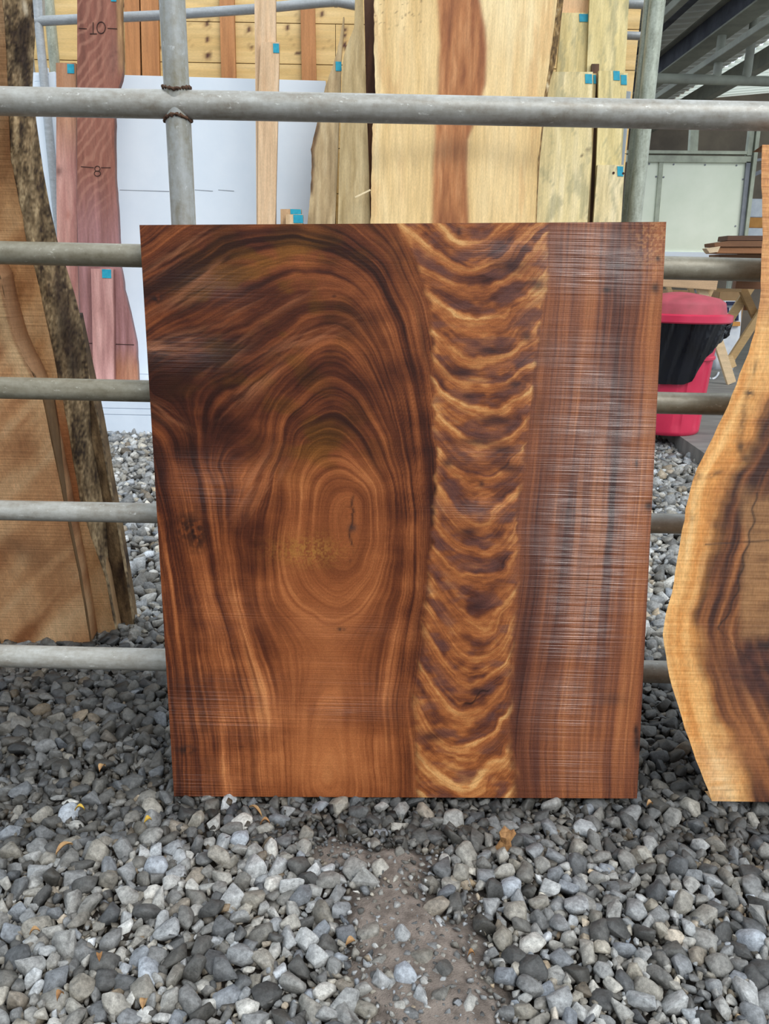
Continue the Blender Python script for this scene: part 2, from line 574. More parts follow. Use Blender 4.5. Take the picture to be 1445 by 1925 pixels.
def throw(n, x0, x1, y0, y1, mean, sig, lo, hi, pack, tries=1):
    """stones thrown largest first so that none sits in another"""
    d = np.clip(np.exp(rng.normal(math.log(mean), sig, n)), lo, hi); d = np.sort(d)[::-1]
    cell = hi; grid = {}; out = []
    xs = rng.uniform(x0, x1, n); ys = rng.uniform(y0, y1, n)
    for x, y, s in zip(xs, ys, d):
        i, j = int(x / cell + 500), int(y / cell + 500); ok = True
        for a in (i - 1, i, i + 1):
            for b in (j - 1, j, j + 1):
                for (u, v, t) in grid.get((a, b), ()):
                    if (u - x) ** 2 + (v - y) ** 2 < (pack * (s + t)) ** 2: ok = False; break
                if not ok: break
            if not ok: break
        if ok:
            grid.setdefault((i, j), []).append((x, y, s)); out.append((x, y, s))
    return np.array(out)


def rot_mats(n, tilt):
    a = rng.uniform(0, 2 * math.pi, n); b = rng.normal(0, tilt, n); c = rng.normal(0, tilt, n)
    ca, sa, cb, sb, cc, sc_ = np.cos(a), np.sin(a), np.cos(b), np.sin(b), np.cos(c), np.sin(c)
    Z = np.zeros(n); O = np.ones(n)
    Rz = np.stack([ca, -sa, Z, sa, ca, Z, Z, Z, O], -1).reshape(n, 3, 3)
    Rx = np.stack([O, Z, Z, Z, cb, -sb, Z, sb, cb], -1).reshape(n, 3, 3)
    Ry = np.stack([cc, Z, sc_, Z, O, Z, -sc_, Z, cc], -1).reshape(n, 3, 3)
    return Rx @ Ry @ Rz


def stone_cols(x, y):
    n = len(x)
    b = np.clip(rng.normal(140, 30, n), 72, 218)
    t = rng.normal(0, 1, n)
    col = np.stack([b * (1.005 + .018 * t), b, b * (.975 - .03 * t)], -1)
    warm = rng.random(n) < .05
    col[warm] *= np.array([1.06, .98, .88])
    l = np.where(col / 255 <= .04045, col / 255 / 12.92, ((col / 255 + .055) / 1.055) ** 2.4)
    nz = fbm(x * 2.2 + 9, y * 2.2 + 3, 71, 3) - .5
    # stones in a band along the fence are darker than the rest
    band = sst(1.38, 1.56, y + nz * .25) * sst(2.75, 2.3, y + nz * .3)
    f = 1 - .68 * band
    return l * f[:, None]


def gather(protos, pts, Rm, z, cols):
    V, T, Cc = [], [], []; off = 0
    pi = rng.integers(0, len(protos), len(pts))
    for i in range(len(pts)):
        vs, fs = protos[pi[i]]
        v = (vs * (pts[i, 2] / 2)) @ Rm[i].T + np.array([pts[i, 0], pts[i, 1], z[i]])
        V.append(v); T.append(fs + off); Cc.append(np.repeat(cols[i][None], len(vs), 0)); off += len(vs)
    return np.concatenate(V), np.concatenate(T), np.concatenate(Cc)


# top layer close to the camera
top = throw(150000, -1.75, 1.75, .82, 2.75, .0205, .46, .010, .056, .31)
dm = dirt_mask(top[:, 0], top[:, 1])
top = top[(dm < .35) | (rng.random(len(top)) < np.where(top[:, 1] < 1.22, .50, .14))]
dm = dirt_mask(top[:, 0], top[:, 1])
Rt = rot_mats(len(top), .55)
zt = top[:, 2] * .15 + rng.uniform(-.006, .008, len(top)) - .002 * (dm > .35)
zt -= .011 * sst(1.42, 1.50, top[:, 1]) * sst(1.80, 1.70, top[:, 1])      # the boards have bedded the stones down
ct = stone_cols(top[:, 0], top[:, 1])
# the 300 that show largest, each a piece of its own
px, py = to_px(np.c_[top[:, :2], zt])
q = np.c_[top[:, :2], zt - CAM_H] @ RN[:, 2]
score = top[:, 2] / -q * F
vis = (px > 8) & (px < W - 8) & (py > 1508) & (py < H - 4)
order = np.argsort(-np.where(vis, score, 0))[:300]
single = np.zeros(len(top), bool); single[order] = True
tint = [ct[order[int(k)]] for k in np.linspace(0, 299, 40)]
protos_me = []
for k in range(40):
    vs, fs = near_p[k % len(near_p)]
    me = np_mesh('stone', vs * .5, tris=fs, col=np.repeat(tint[k][None], len(vs), 0)); me.materials.append(M['stone']); protos_me.append(me)
for n_, i in enumerate(order):
    o = bpy.data.objects.new('stone', protos_me[n_ % 40]); C.objects.link(o); o.parent = ground
    s = float(top[i, 2])
    o.matrix_local = Matrix.Translation((top[i, 0], top[i, 1], zt[i])) @ Matrix(Rt[i]).to_4x4() @ Matrix.Scale(s, 4)
k = ~single
V1, T1, C1 = gather(near_p, top[k], Rt[k], zt[k], ct[k])
low = throw(42000, -1.75, 1.75, .82, 2.75, .019, .25, .013, .032, .30)
low = low[dirt_mask(low[:, 0], low[:, 1]) < .4]
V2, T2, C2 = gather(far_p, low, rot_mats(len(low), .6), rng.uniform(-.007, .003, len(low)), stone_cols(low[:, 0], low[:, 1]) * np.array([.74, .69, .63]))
far = throw(90000, -3.6, 3.3, 2.70, 7.4, .042, .28, .024, .07, .36)
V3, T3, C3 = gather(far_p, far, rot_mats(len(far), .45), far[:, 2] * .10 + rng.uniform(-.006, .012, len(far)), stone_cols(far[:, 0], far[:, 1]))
tiny = throw(9000, -.5, .6, .82, 1.5, .009, .35, .005, .018, .5)
tiny = tiny[dirt_mask(tiny[:, 0], tiny[:, 1]) > .3]
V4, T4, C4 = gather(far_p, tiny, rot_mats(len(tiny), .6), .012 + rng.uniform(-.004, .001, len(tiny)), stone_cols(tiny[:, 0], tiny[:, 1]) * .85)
fl2 = throw(60000, -3.4, 2.9, 2.62, 7.3, .036, .2, .024, .05, .36)
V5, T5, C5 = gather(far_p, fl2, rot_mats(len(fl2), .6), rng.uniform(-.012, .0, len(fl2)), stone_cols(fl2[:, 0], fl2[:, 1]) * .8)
parts_ = [(V5, T5, C5), (V1, T1, C1), (V2, T2, C2), (V3, T3, C3), (V4, T4, C4)]
off = np.cumsum([0] + [len(p[0]) for p in parts_])
V = np.concatenate([p[0] for p in parts_]); T = np.concatenate([p[1] + o_ for p, o_ in zip(parts_, off)]); CC = np.concatenate([p[2] for p in parts_])
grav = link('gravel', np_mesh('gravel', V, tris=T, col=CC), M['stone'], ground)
grav['kind'] = 'stuff'
grav['label'] = 'loose grey gravel too fine to count'
print('STONES', len(top), len(low), len(far), 'tris', len(T))

# added unseen plank wall behind the camera, darkens reflections on the large board
shed = empty('unseen_reflection_wall', (0, -3.2, 0), 'added dark plank wall behind the camera, shaping reflections', None, None, 'structure')
for i in range(26):
    x = -7.0 + i * .30
    MB().box((x, -3.25, -.02), (x + .29, -3.2, 3.1)).build('plank', M['shed'], shed)
# ------------------------------------------------------------------ setting: back wall, ledge, floor, roof
YW = 7.45
wall_b = empty('wall_back', P(330, 60, YW), 'pine clad back wall with knotty horizontal boards', None, None, 'structure')
wall_b.location.z = 0


def pine_col(px, py):
    t = fbm(px / 260, py / 9, 41, 4)
    c = pal(t, [(196, 158, 96), (222, 188, 126), (238, 208, 152)])
    for kx, ky, r in ((390, 45, 6), (390, 74, 4), (391, 104, 6), (467, 56, 6), (471, 87, 4), (605, 26, 4), (647, 56, 5), (647, 68, 4), (648, 86, 6), (232, 10, 4), (540, 52, 4), (330, 20, 5), (1085, 25, 4), (560, 100, 5), (420, 150, 4), (300, 90, 4)):
        d = np.hypot(px - kx, (py - ky) * .8)
        c = mix(c, np.broadcast_to(lin(82, 42, 34), c.shape), sst(r, r * .6, d))
        c = mix(c, np.broadcast_to(lin(150, 104, 60), c.shape), .5 * sst(r * 1.9, r, d) * (d > r))
    for kx, ky in ((480, 95), (540, 75), (365, 35), (610, 80), (455, 98), (580, 30), (350, 80)):
        w = np.abs(np.sin((py - ky) * .9 + (px - kx) * .05)) < .16
        c = mix(c, np.broadcast_to(lin(150, 112, 68), c.shape), .4 * (w & (np.hypot((px - kx) / 26, (py - ky) / 12) < 1)))
    return c


XE = P(1199, 60, YW).x
ys = [-140, -36, 41, 118, 196, 275, 360, 450, 560, 680, 800]
for i in range(len(ys) - 1):
    dx = 0 if i % 2 else 300
    xe = to_px(np.array([XE, YW, on_plane(1200., float(ys[i]), YW)[2]]))[0]; xf = to_px(np.array([XE, YW, on_plane(1200., float(ys[i + 1]), YW)[2]]))[0]
    for (xa, xb, xc_) in ((-260, 330 + dx, 330 + dx), (331 + dx, xe, xf)):
        s = .018
        rows = [(xa, ys[i] + .8 + s * (xa - 400), xb, ys[i] + .8 + s * (xb - 400)), (xa, ys[i + 1] - .8 + s * (xa - 400), xc_, ys[i + 1] - .8 + s * (xc_ - 400))]
        board('pine_board', rows, (YW, 0), .03, pine_col, M['pine'], nx=160, ny=16, parent=wall_b)
a = P(-280, -170, YW + .035); b = P(1204, 820, YW + .035)
MB().box((a.x, a.y, -.02), (XE, a.y + .05, a.z)).build('backing', M['far'], wall_b)

# battens nailed on the pine wall
bat = lambda px, py: pal(fbm(px / 14, py / 160, 3, 3), [(160, 104, 62), (190, 132, 84), (206, 150, 100)])
for xa, xb, xc, xd in ((234, 262, 236, 264), (264, 297, 268, 300), (412, 440, 417, 443), (565, 592, 567, 594)):
    board('batten', [(-120, xa - 3, xb - 3), (300, xc + 3, xd + 3)], (YW - .045, 0), .04, bat, M['batten'], nx=8, ny=30, parent=wall_b)

# white ledge that the leaning boards stand on
LZ = .335
led = empty('white_ledge', G(400, 820, 0), 'long white painted plank ledge below the leaning boards', 'ledge', None, 'thing')
x0 = G(-60, 805).x; x1 = G(1120, 832).x; yl = led.location.y
for z0, z1 in ((0.0, .155), (.158, .205), (.208, LZ)):
    MB().box((x0, yl, z0), (x1, yl + .04, z1)).build('plank', M['white_board'], led, bevel=.002)
MB().box((x0, yl - .005, LZ), (x1, yl + 1.2, LZ + .03)).build('top', M['white_board'], led, bevel=.002)
MB().box((x0, yl + .06, -.02), (x1, yl + 1.15, LZ)).build('core', M['far'], led)
LZ += .03

# raised plank floor of the open shed on the other side of the gate
FZ = .12
fl = empty('floor', (3.0, 8.0, 0), 'grey concrete and plank shed floor behind the red bin', None, None, 'structure')
e0 = G(1215, 812, FZ); e1 = G(1279, 821, FZ); e2 = G(1315, 846, FZ); e3 = G(1330, 856, FZ)
d = (e2 - e1).normalized()
pA = e1 - d * 3.0; pB = e1 + d * 2.2
side = Vector((d.y, -d.x, 0)); side = side if side.y < 0 else -side
MB().poly([(pA.x, pA.y, -.02), (pB.x, pB.y, -.02), (pB.x + 6, pB.y, -.02), (pB.x + 6, 21, -.02), (pA.x, 21, -.02)], (0, 0, FZ + .02)).build('concrete', M['deck'], fl)
w = .30
q0 = pA + side * .02; q1 = pB + side * .02
MB().poly([(q0.x, q0.y, -.02), (q1.x, q1.y, -.02), (q1.x + side.x * w, q1.y + side.y * w, -.02), (q0.x + side.x * w, q0.y + side.y * w, -.02)], (0, 0, FZ + .01)).build('plank', M['timber'], fl, bevel=.006)

# roof of the open shed
roof = empty('ceiling', (5, 12, 4.4), 'corrugated metal shed roof seen from below', None, None, 'structure')
def roof_z(x): return 4.42 + .10 * (x - 3.0)
vs, fs = [], []
ny_ = 0
y = 7.6
prof = []
while y < 24:
    for dy, dz in ((0, 0), (.17, 0), (.19, .035), (.23, .035), (.25, 0)):
        prof.append((y + dy, dz))
    y += .25
for j, (yy, dz) in enumerate(prof):
    for xx in (2.35, 5.45):
        vs.append((xx, yy, roof_z(xx) + dz))
for j in range(len(prof) - 1):
    fs.append((2 * j, 2 * j + 1, 2 * j + 3, 2 * j + 2))
n = len(vs)
vs2 = vs + [(x, y, z + .03) for x, y, z in vs]
fs2 = fs + [tuple(i + n for i in f[::-1]) for f in fs]
MB().add(vs2, fs2).build('roof_sheet', M['roof'], roof)
sk_m, sk_nt, sk_b = new_mat('translucent_roof_sheet')
sk_t = node(sk_nt, 'ShaderNodeBsdfTranslucent'); sk_t.inputs['Color'].default_value = (.80, .84, .74, 1)
sk_d = node(sk_nt, 'ShaderNodeBsdfDiffuse'); sk_d.inputs['Color'].default_value = (.72, .75, .66, 1)
sk_x = node(sk_nt, 'ShaderNodeMixShader'); sk_x.inputs[0].default_value = .45
sk_nt.links.new(sk_t.outputs[0], sk_x.inputs[1]); sk_nt.links.new(sk_d.outputs[0], sk_x.inputs[2])
sk_nt.links.new(sk_x.outputs[0], sk_nt.nodes['Material Output'].inputs['Surface'])
vs3 = []
for (yy, dz) in prof:
    for xx in (5.5, 11.0): vs3.append((xx, yy, roof_z(xx) + dz))
MB().add(vs3, fs).build('skylight_sheet', sk_m, roof)['label'] = 'pale translucent roof sheet'


def beam_y(pa, z, w, h, mat, name, y0=6.6, y1=22):
    """a roof beam running away from the camera under the sheet: seen at pixel pa, at height z"""
    x = G(*pa, z).x if z < CAM_H else Vector(rays(*map(float, pa)) * ((z - CAM_H) / rays(*map(float, pa))[2])).x
    MB().box((x - w / 2, y0, z), (x + w / 2, y1, z + h)).build(name, mat, roof, bevel=.004)
    return x


xb = beam_y((1340, 75), 4.02, .10, .26, M['steel'], 'roof_beam')
MB().box((xb - .12, 6.6, 4.0), (xb + .12, 22, 4.02)).build('beam_flange', M['steel_l'], roof)
MB().box((xb - .12, 6.6, 4.28), (xb + .12, 22, 4.30)).build('beam_flange', M['steel_l'], roof)
beam_y((1340, 122), 3.72, .16, .07, M['steel_l'], 'roof_purlin')
beam_y((1400, 148), 4.10, .16, .22, M['steel_l'], 'roof_beam')
xq = beam_y((1262, 24), 4.10, .09, .09, M['steel_l'], 'roof_pipe', 6.3)
beam_y((1296, 8), 4.22, .10, .16, M['steel'], 'roof_beam', 6.6)
# welded pipe truss across the shed
MB().tube([P(1226, 147, 10.2), P(1480, 154, 10.2)], .055, 14).build('truss_chord', M['steel_l'], roof, smooth=True)
for xa in (1346, 1402, 1462):
    p = P(xa, 150, 10.2); q_ = P(xa + 7, 60, 10.2)
    MB().tube([p, (p.x, p.y, 4.30)], .05, 12).build('truss_upright', M['steel_l'], roof, smooth=True)

# partition of pale green panels
YG = 9.7
wr = empty('wall_right', P(1300, 470, YG), 'pale green panel partition in a grey steel frame', None, None, 'structure')
wr.location.z = FZ
def quad(name, pts, Y, t, mat, parent, bevel=0.0):
    return MB().poly([P(x, y, Y) for x, y in pts], (0, t, 0)).build(name, mat, parent, bevel=bevel)
quad('panel', [(1180, 304), (1239, 304), (1226, 474), (1165, 472)], YG, .03, M['cream'], wr)
quad('panel', [(1247, 304), (1402, 306), (1386, 476), (1233, 474)], YG, .03, M['cream'], wr)
quad('mullion', [(1239, 302), (1247, 302), (1232, 476), (1225, 476)], YG - .02, .05, M['frame'], wr)
quad('rail', [(1178, 291), (1412, 294), (1411, 306), (1177, 304)], YG - .03, .07, M['frame'], wr)
quad('rail', [(1178, 282), (1404, 284), (1404, 290), (1178, 288)], YG - .05, .09, M['frame'], wr)
quad('rail', [(1160, 472), (1390, 475), (1390, 486), (1160, 484)], YG - .03, .07, M['white'], wr)
quad('stile', [(1403, 304), (1411, 304), (1394, 478), (1386, 478)], YG - .03, .07, M['frame_d'], wr)
quad('stile', [(1299, 236), (1314, 236), (1311, 286), (1296, 286)], YG - .03, .07, M['frame'], wr)
quad('stile', [(1411, 232), (1420, 232), (1413, 292), (1404, 292)], YG - .03, .07, M['frame'], wr)
quad('stile', [(1424, 232), (1431, 232), (1401, 480), (1395, 480)], YG - .06, .08, M['frame'], wr)
for sx, sy in ((1220, 308), (1266, 309), (1325, 310), (1384, 311), (1233, 332), (1247, 333), (1396, 337), (1382, 425)):
    c = P(sx, sy, YG - .004)
    MB().tube([(c.x, c.y - .003, c.z), (c.x, c.y + .004, c.z)], .010, 8).build('screw', M['frame_d'], wr)
# low wall below the panels, far wall
a = P(1165, 474, YG); b = P(1372, 476, YG)
MB().box((2.2, 17.0, -.02), (15, 17.2, 5.0)).build('wall_far', M['far'], None)
tag(bpy.data.objects['wall_far'], 'dim brown far wall of the open shed', None, None, 'structure')
quad('brace', [(1411, 300), (1431, 297), (1431, 302), (1411, 305)], YG + .6, .06, M['frame_d'], wr)
quad('brace', [(1411, 328), (1433, 318), (1433, 325), (1411, 335)], YG + .6, .06, M['frame_d'], wr)
# ------------------------------------------------------------------ welded pipe gate
YF = 1.92
gate = empty('pipe_gate', (0, YF, 0), 'welded galvanised pipe gate behind the large figured board', 'gate', None, 'thing')
def rail(xa, ya, xb, yb, wpx, mat):
    a = P(xa, ya, YF); b = P(xb, yb, YF)
    r = px2m(wpx, P((xa + xb) / 2, (ya + yb) / 2, YF)) / 2
    a = a + (a - b) * .25; b = b + (b - a) * .2
    n = 24
    pts = [a.lerp(b, k / n) for k in range(n + 1)]
    MB().tube(pts, r, 28).build('rail', mat, gate, smooth=True)
    return a, b, r
ra, rb, rr = rail(0, 190, 1445, 219, 50, M['galv'])
rail(0, 475, 1445, 508, 42, M['galv_dark'])
rail(0, 729, 1445, 762, 41, M['galv_dark'])
rail(0, 959, 1445, 988, 38, M['galv'])
rail(0, 1233, 1445, 1268, 42, M['galv'])
ru = px2m(47, P(332, 200, YF)) / 2
ut = P(320, -90, YF); um = P(333.5, 196, YF); ub = P(400, 1262, YF)
ux = um.x
for nm, za, zb in (('upright', um.z, ut.z + .3), ('upright', um.z, ub.z)):
    MB().tube([(ux, YF, za), (ux, YF, (za + zb) / 2), (ux, YF, zb)], ru, 28).build(nm, M['galv_up'], gate, smooth=True)
for s in (1, -1):
    pts = []
    for k in range(61):
        a = k * 2 * math.pi / 60
        zz = math.sqrt(max(rr * rr - (.74 * ru * math.sin(a)) ** 2, 1e-6))
        pts.append((ux + ru * 1.03 * math.cos(a), YF + ru * 1.03 * math.sin(a), um.z + s * (zz + .004) + random.uniform(-.0015, .0015)))
    MB().tube(pts, [.0032 + random.uniform(-.0014, .0016) for _ in pts], 8, jit=.25).build('weld', M['rust'], gate, smooth=True)['label'] = 'rusty lumpy weld bead'

# ------------------------------------------------------------------ the large figured board
LFT = [
 (0.2, [(655, 990)]),
 (1, [(602, 950), (617, 914), (646, 903), (675, 914), (694, 943), (692, 985), (688, 1026), (671, 1068), (640, 1080), (606, 1050), (600, 1000), (602, 950)]),
 (2, [(569, 943), (587, 877), (617, 855), (653, 862), (683, 891), (701, 943), (706, 985), (700, 1044), (671, 1096), (640, 1129), (605, 1110), (578, 1075), (562, 1020), (569, 943)]),
 (3, [(536, 892), (554, 822), (591, 796), (624, 785), (653, 800), (683, 833), (705, 873), (727, 932), (729, 985), (726, 1044), (702, 1113), (654, 1161), (591, 1155), (543, 1120), (527, 1044), (530, 980), (536, 892)]),
 (4, [(507, 913), (536, 826), (569, 760), (610, 730), (650, 741), (690, 789), (720, 840), (745, 925), (746, 985), (737, 1078), (706, 1182), (688, 1251), (690, 1390), (696, 1500)]),
 (4, [(484, 980), (487, 1080), (501, 1165), (529, 1234), (543, 1320), (546, 1500)]),
 (5, [(408, 877), (455, 803), (507, 730), (562, 679), (617, 642), (646, 653), (683, 693), (716, 759), (742, 822), (760, 895), (765, 975), (761, 1113), (735, 1217), (720, 1320), (727, 1500)]),
 (5, [(425, 960), (429, 1026), (446, 1130), (474, 1234), (501, 1320), (508, 1390), (519, 1500)]),
 (6, [(280, 735), (360, 690), (450, 640), (540, 590), (610, 570), (670, 590), (715, 660), (745, 750), (765, 850), (779, 960), (778, 1100), (758, 1230), (744, 1330), (750, 1500)]),
 (6, [(375, 900), (392, 1000), (408, 1100), (435, 1200), (460, 1300), (475, 1400), (482, 1500)]),
 (7, [(268, 625), (340, 585), (420, 540), (500, 505), (580, 490), (650, 510), (700, 560), (740, 650), (767, 750), (787, 880), (795, 980), (792, 1100), (775, 1230), (764, 1330), (774, 1500)]),
 (7, [(325, 860), (345, 960), (365, 1060), (390, 1170), (410, 1280), (425, 1400), (432, 1500)]),
 (8, [(264, 540), (330, 505), (400, 465), (470, 440), (560, 432), (650, 455), (710, 510), (755, 600), (787, 720), (805, 850), (812, 960), (808, 1100), (795, 1230), (784, 1330), (798, 1500)]),
 (8, [(290, 840), (315, 950), (332, 1060), (352, 1180), (370, 1300), (383, 1400), (390, 1500)]),
 (9, [(260, 480), (310, 445), (350, 420)]), (9, [(665, 418), (735, 480), (778, 580), (804, 690), (820, 830)]),
 (9, [(300, 1000), (315, 1120), (330, 1250), (345, 1400), (350, 1500)]),
 (10, [(262, 445), (290, 418)]), (10, [(735, 418), (780, 520), (806, 600), (820, 690)]), (10, [(310, 1250), (322, 1400), (325, 1500)]),
]
FEA = []
US = [[(760, 430), (800, 462), (860, 500), (905, 505), (960, 470), (1010, 425)],
 [(788, 503), (832, 525), (898, 545), (945, 528), (989, 492), (1020, 450)], [(810, 552), (850, 591), (916, 613), (953, 594), (997, 561), (1022, 530)],
 [(810, 615), (850, 664), (909, 682), (960, 671), (1008, 632)], [(815, 672), (843, 712), (905, 726), (960, 715), (1000, 688)],
 [(820, 718), (857, 756), (909, 767), (960, 752), (998, 725)], [(822, 780), (861, 818), (916, 837), (967, 818), (993, 785)],
 [(819, 840), (850, 873), (901, 892), (955, 875), (985, 840)], [(815, 895), (843, 936), (878, 972), (903, 985), (934, 968), (972, 930)],
 [(811, 960), (844, 1006), (885, 1030), (913, 1033), (961, 1002)], [(810, 1020), (838, 1060), (878, 1085), (903, 1089), (945, 1075), (968, 1040)],
 [(806, 1078), (833, 1123), (878, 1172), (895, 1180), (937, 1155), (966, 1105)], [(800, 1134), (833, 1182), (871, 1228), (896, 1232), (950, 1200), (985, 1120)],
 [(793, 1182), (827, 1234), (878, 1279), (920, 1270), (961, 1234), (996, 1134)], [(786, 1251), (827, 1303), (871, 1338), (915, 1318), (965, 1262), (1000, 1170)],
 [(780, 1320), (809, 1373), (854, 1404), (906, 1383), (955, 1331), (990, 1240)], [(778, 1400), (815, 1440), (860, 1470), (920, 1440), (965, 1390), (1000, 1300)],
 [(780, 1480), (830, 1520), (880, 1540), (950, 1500), (985, 1440), (1010, 1370)]]
for i, u in enumerate(US): FEA.append((float(i), u))
fL = rbf_field(LFT, 240, 1300, 400, 1530)
fF = rbf_field(FEA, 700, 1100, 400, 1560)
bL = curve([(750, 400), (752, 423), (785, 500), (806, 570), (814, 680), (818, 760), (819, 900), (813, 970), (808, 1050), (800, 1150), (789, 1250), (778, 1330), (782, 1420), (790, 1530)])
bR = curve([(1034, 400), (1032, 423), (1030, 500), (1021, 600), (1006, 680), (999, 760), (990, 850), (978, 930), (973, 1000), (971, 1100), (968, 1180), (965, 1230), (958, 1300), (960, 1400), (975, 1530)])
rX = curve([(1085, 400), (1078, 560), (1062, 720), (1050, 850), (1040, 960), (1030, 1080), (1015, 1200), (1001, 1290), (992, 1350), (988, 1410), (990, 1470), (998, 1540)])


def sat(c, k):
    g = c.mean(-1, keepdims=True)
    return np.clip(g + (c - g) * k, 0, 1)


def hero_col(px, py):
    B = lambda *a: blob(px, py, *a)
    n1 = fbm(px / 110, py / 110, 1, 3) - .5
    n2 = fbm(px / 34, py / 34, 7, 3) - .5
    ph = fL(px, py) + .26 * n1 + .10 * n2
    al = py / 190
    r = .42 * fbm(ph * 1.15 + 3, al * .5, 51, 2) + .32 * fbm(ph * 3.1, al * .8, 55, 3) + .36 * fbm(ph * 8.0, al * 1.2, 60, 3) + .22 * fbm(ph * 19.0, al * 1.5, 67, 2)
    r = (r / 1.32 - .5) * 2.0 + .43 + .55 * (fbm(px / 70, py / 50, 65, 4) - .5)
    # soft inside of the eye, bold streaks at its flanks
    soft = B(630, 1230, 110, 190) + .85 * B(640, 990, 90, 120) + .8 * B(610, 1430, 90, 70)
    r = r * (1 - .68 * np.clip(soft, 0, 1)) + .68 * .46 * np.clip(soft, 0, 1)
    T = .30 * B(610, 1270, 130, 150) + .34 * B(610, 1450, 130, 80) + .10 * B(430, 1350, 120, 150) + .12 * B(650, 960, 70, 110) - .16 * B(330, 500, 130, 90) - .20 * B(330, 720, 80, 120) - .10 * B(320, 860, 60, 80)
    T += -.10 * sst(950, 560, py) + .10 * B(640, 620, 120, 60) - .05 * B(480, 620, 120, 140) + .12 * B(420, 1230, 90, 170) - .10 * B(330, 1430, 40, 90) + .05 * B(600, 880, 70, 60)
    T += .12 * B(420, 455, 90, 40) + .10 * B(480, 900, 60, 50, -.9) - .08 * B(360, 980, 40, 70)
    cL = pal(r + T, [(50, 25, 18), (80, 42, 28), (112, 63, 39), (142, 84, 52), (174, 110, 70), (204, 140, 92)])
    ol = np.clip(B(480, 650, 130, 130) + B(560, 480, 160, 60) + B(600, 830, 90, 60) + B(480, 560, 120, 60), 0, 1) * sst(.40, .62, fbm(px / 60, py / 45, 15, 3))
    cL = mix(cL, pal(r + .1, [(52, 32, 12), (98, 66, 28), (138, 96, 44)]), .65 * ol)
    gd = B(578, 1035, 58, 26) * sst(.30, .7, fbm(px / 3.2, py / 3.2, 77, 2))
    cL = mix(cL, np.broadcast_to(lin(172, 124, 68), cL.shape), .7 * gd)
    # dark ring of the eye
    for v, s, wdt in ((3.1, .85, .16), (7.9, .4, .2), (9.1, .45, .2), (6.05, .35, .12), (5.3, .35, .12)):
        m = s * np.exp(-((ph - v) / wdt) ** 2) * sst(.15 if v == 3.1 else .25, .45 if v == 3.1 else .6, fbm(px / 80, py / 80, int(v * 7), 2))
        if v == 3.1: m = m * sst(930, 840, py + 60 * (px < 640))
        cL = mix(cL, np.broadcast_to(lin(44, 22, 18), cL.shape), m)
    # pale blades of curl on the shoulder of the figure
    for x, y, rx, ry, ro, s in ((330, 480, 60, 8, -.62, .45), (350, 560, 60, 9, -.5, .4), (340, 640, 70, 9, -.25, .45), (300, 655, 60, 8, .1, .4), (480, 725, 50, 10, -.75, .45), (590, 632, 70, 10, -.35, .4), (420, 600, 60, 6, -.45, .3), (480, 900, 55, 9, -1.0, .45), (505, 920, 50, 6, -1.0, .4), (380, 520, 50, 7, -.6, .35), (310, 780, 40, 8, .6, .25), (440, 660, 50, 8, -.7, .3), (540, 570, 50, 6, -.5, .25)):
        qa = (px * math.cos(ro) + py * math.sin(ro)); qb = (-px * math.sin(ro) + py * math.cos(ro))
        m = B(x, y, rx * 1.15, ry * 1.5, ro) * sst(.32, .68, fbm(qa / 55, qb / 6, 23, 3))
        cL = mix(cL, np.broadcast_to(lin(176, 118, 84), cL.shape), s * 1.2 * np.clip(m, 0, 1))
    for x, y, rx, ry in ((293, 562, 16, 10), (372, 1010, 16, 26), (355, 990, 24, 30), (525, 670, 4, 4), (628, 558, 5, 4), (350, 1410, 18, 8), (640, 1183, 9, 4), (455, 1406, 5, 3)):
        cL = mix(cL, np.broadcast_to(lin(22, 20, 20), cL.shape), .8 * np.clip(B(x, y, rx, ry), 0, 1) * sst(.2, .55, fbm(px / 8, py / 8, 19, 2)))
    ck = np.exp(-((px - (660 + 3 * np.sin(py / 9.0) + (py < 965) * 4)) / 2.6) ** 2) * sst(915, 950, py) * sst(1075, 1030, py)
    cL = mix(cL, np.broadcast_to(lin(40, 30, 28), cL.shape), .75 * ck * sst(.3, .5, fbm(px / 5, py / 12, 18, 2)))
    cL = mix(cL, np.broadcast_to(lin(52, 48, 48), cL.shape), .7 * B(663, 992, 8, 7))

    # feather figure of the crotch
    w = fF(px + 9 * n2, py) + .5 * n1 + .34 * n2 + .07 * (fbm(px / 9, py / 9, 29, 2) - .5)
    s = w - np.floor(w)
    band = np.floor(w)
    hsh = np.sin(band * 12.9898) * .5 + .5
    crest = np.exp(-s / .09) + np.exp(-((1.0 - s) / .10) ** 2)
    dip = sst(.08, .60, s) * sst(1.0, .80, s)
    tone = .57 + .24 * crest * (.5 + .6 * hsh) * sst(.22, .52, fbm(px / 40, py / 22, 38, 3)) - .34 * dip * sst(.30, .6, fbm(px / 45, py / 30, 33, 3)) + .42 * (fbm(w * 5, px / 60, 35, 3) - .5) + .34 * (fbm(w * 15, px / 50, 37, 2) - .5) + .24 * (fbm(px / 16, py / 7, 36, 3) - .5)
    tone += .24 * B(840, 450, 70, 32) + .26 * B(870, 1450, 110, 55) + .10 * B(1000, 520, 25, 80) - .18 * B(930, 470, 40, 35) - .12 * B(820, 480, 22, 30) - .08 * B(900, 1050, 60, 120)
    edge = np.exp(-((px - bL(py)) / 14) ** 2) + np.exp(-((px - bR(py)) / 16) ** 2)
    tone += .14 * edge
    cF = pal(tone, [(60, 34, 30), (94, 55, 42), (128, 76, 48), (162, 101, 62), (194, 136, 86), (220, 172, 116)])
    pr = sst(.42, .66, fbm(px / 38, py / 16, 44, 3)) * np.clip(dip, 0, 1) * .55
    cF = mix(cF, np.broadcast_to(lin(104, 72, 66), cF.shape), pr)
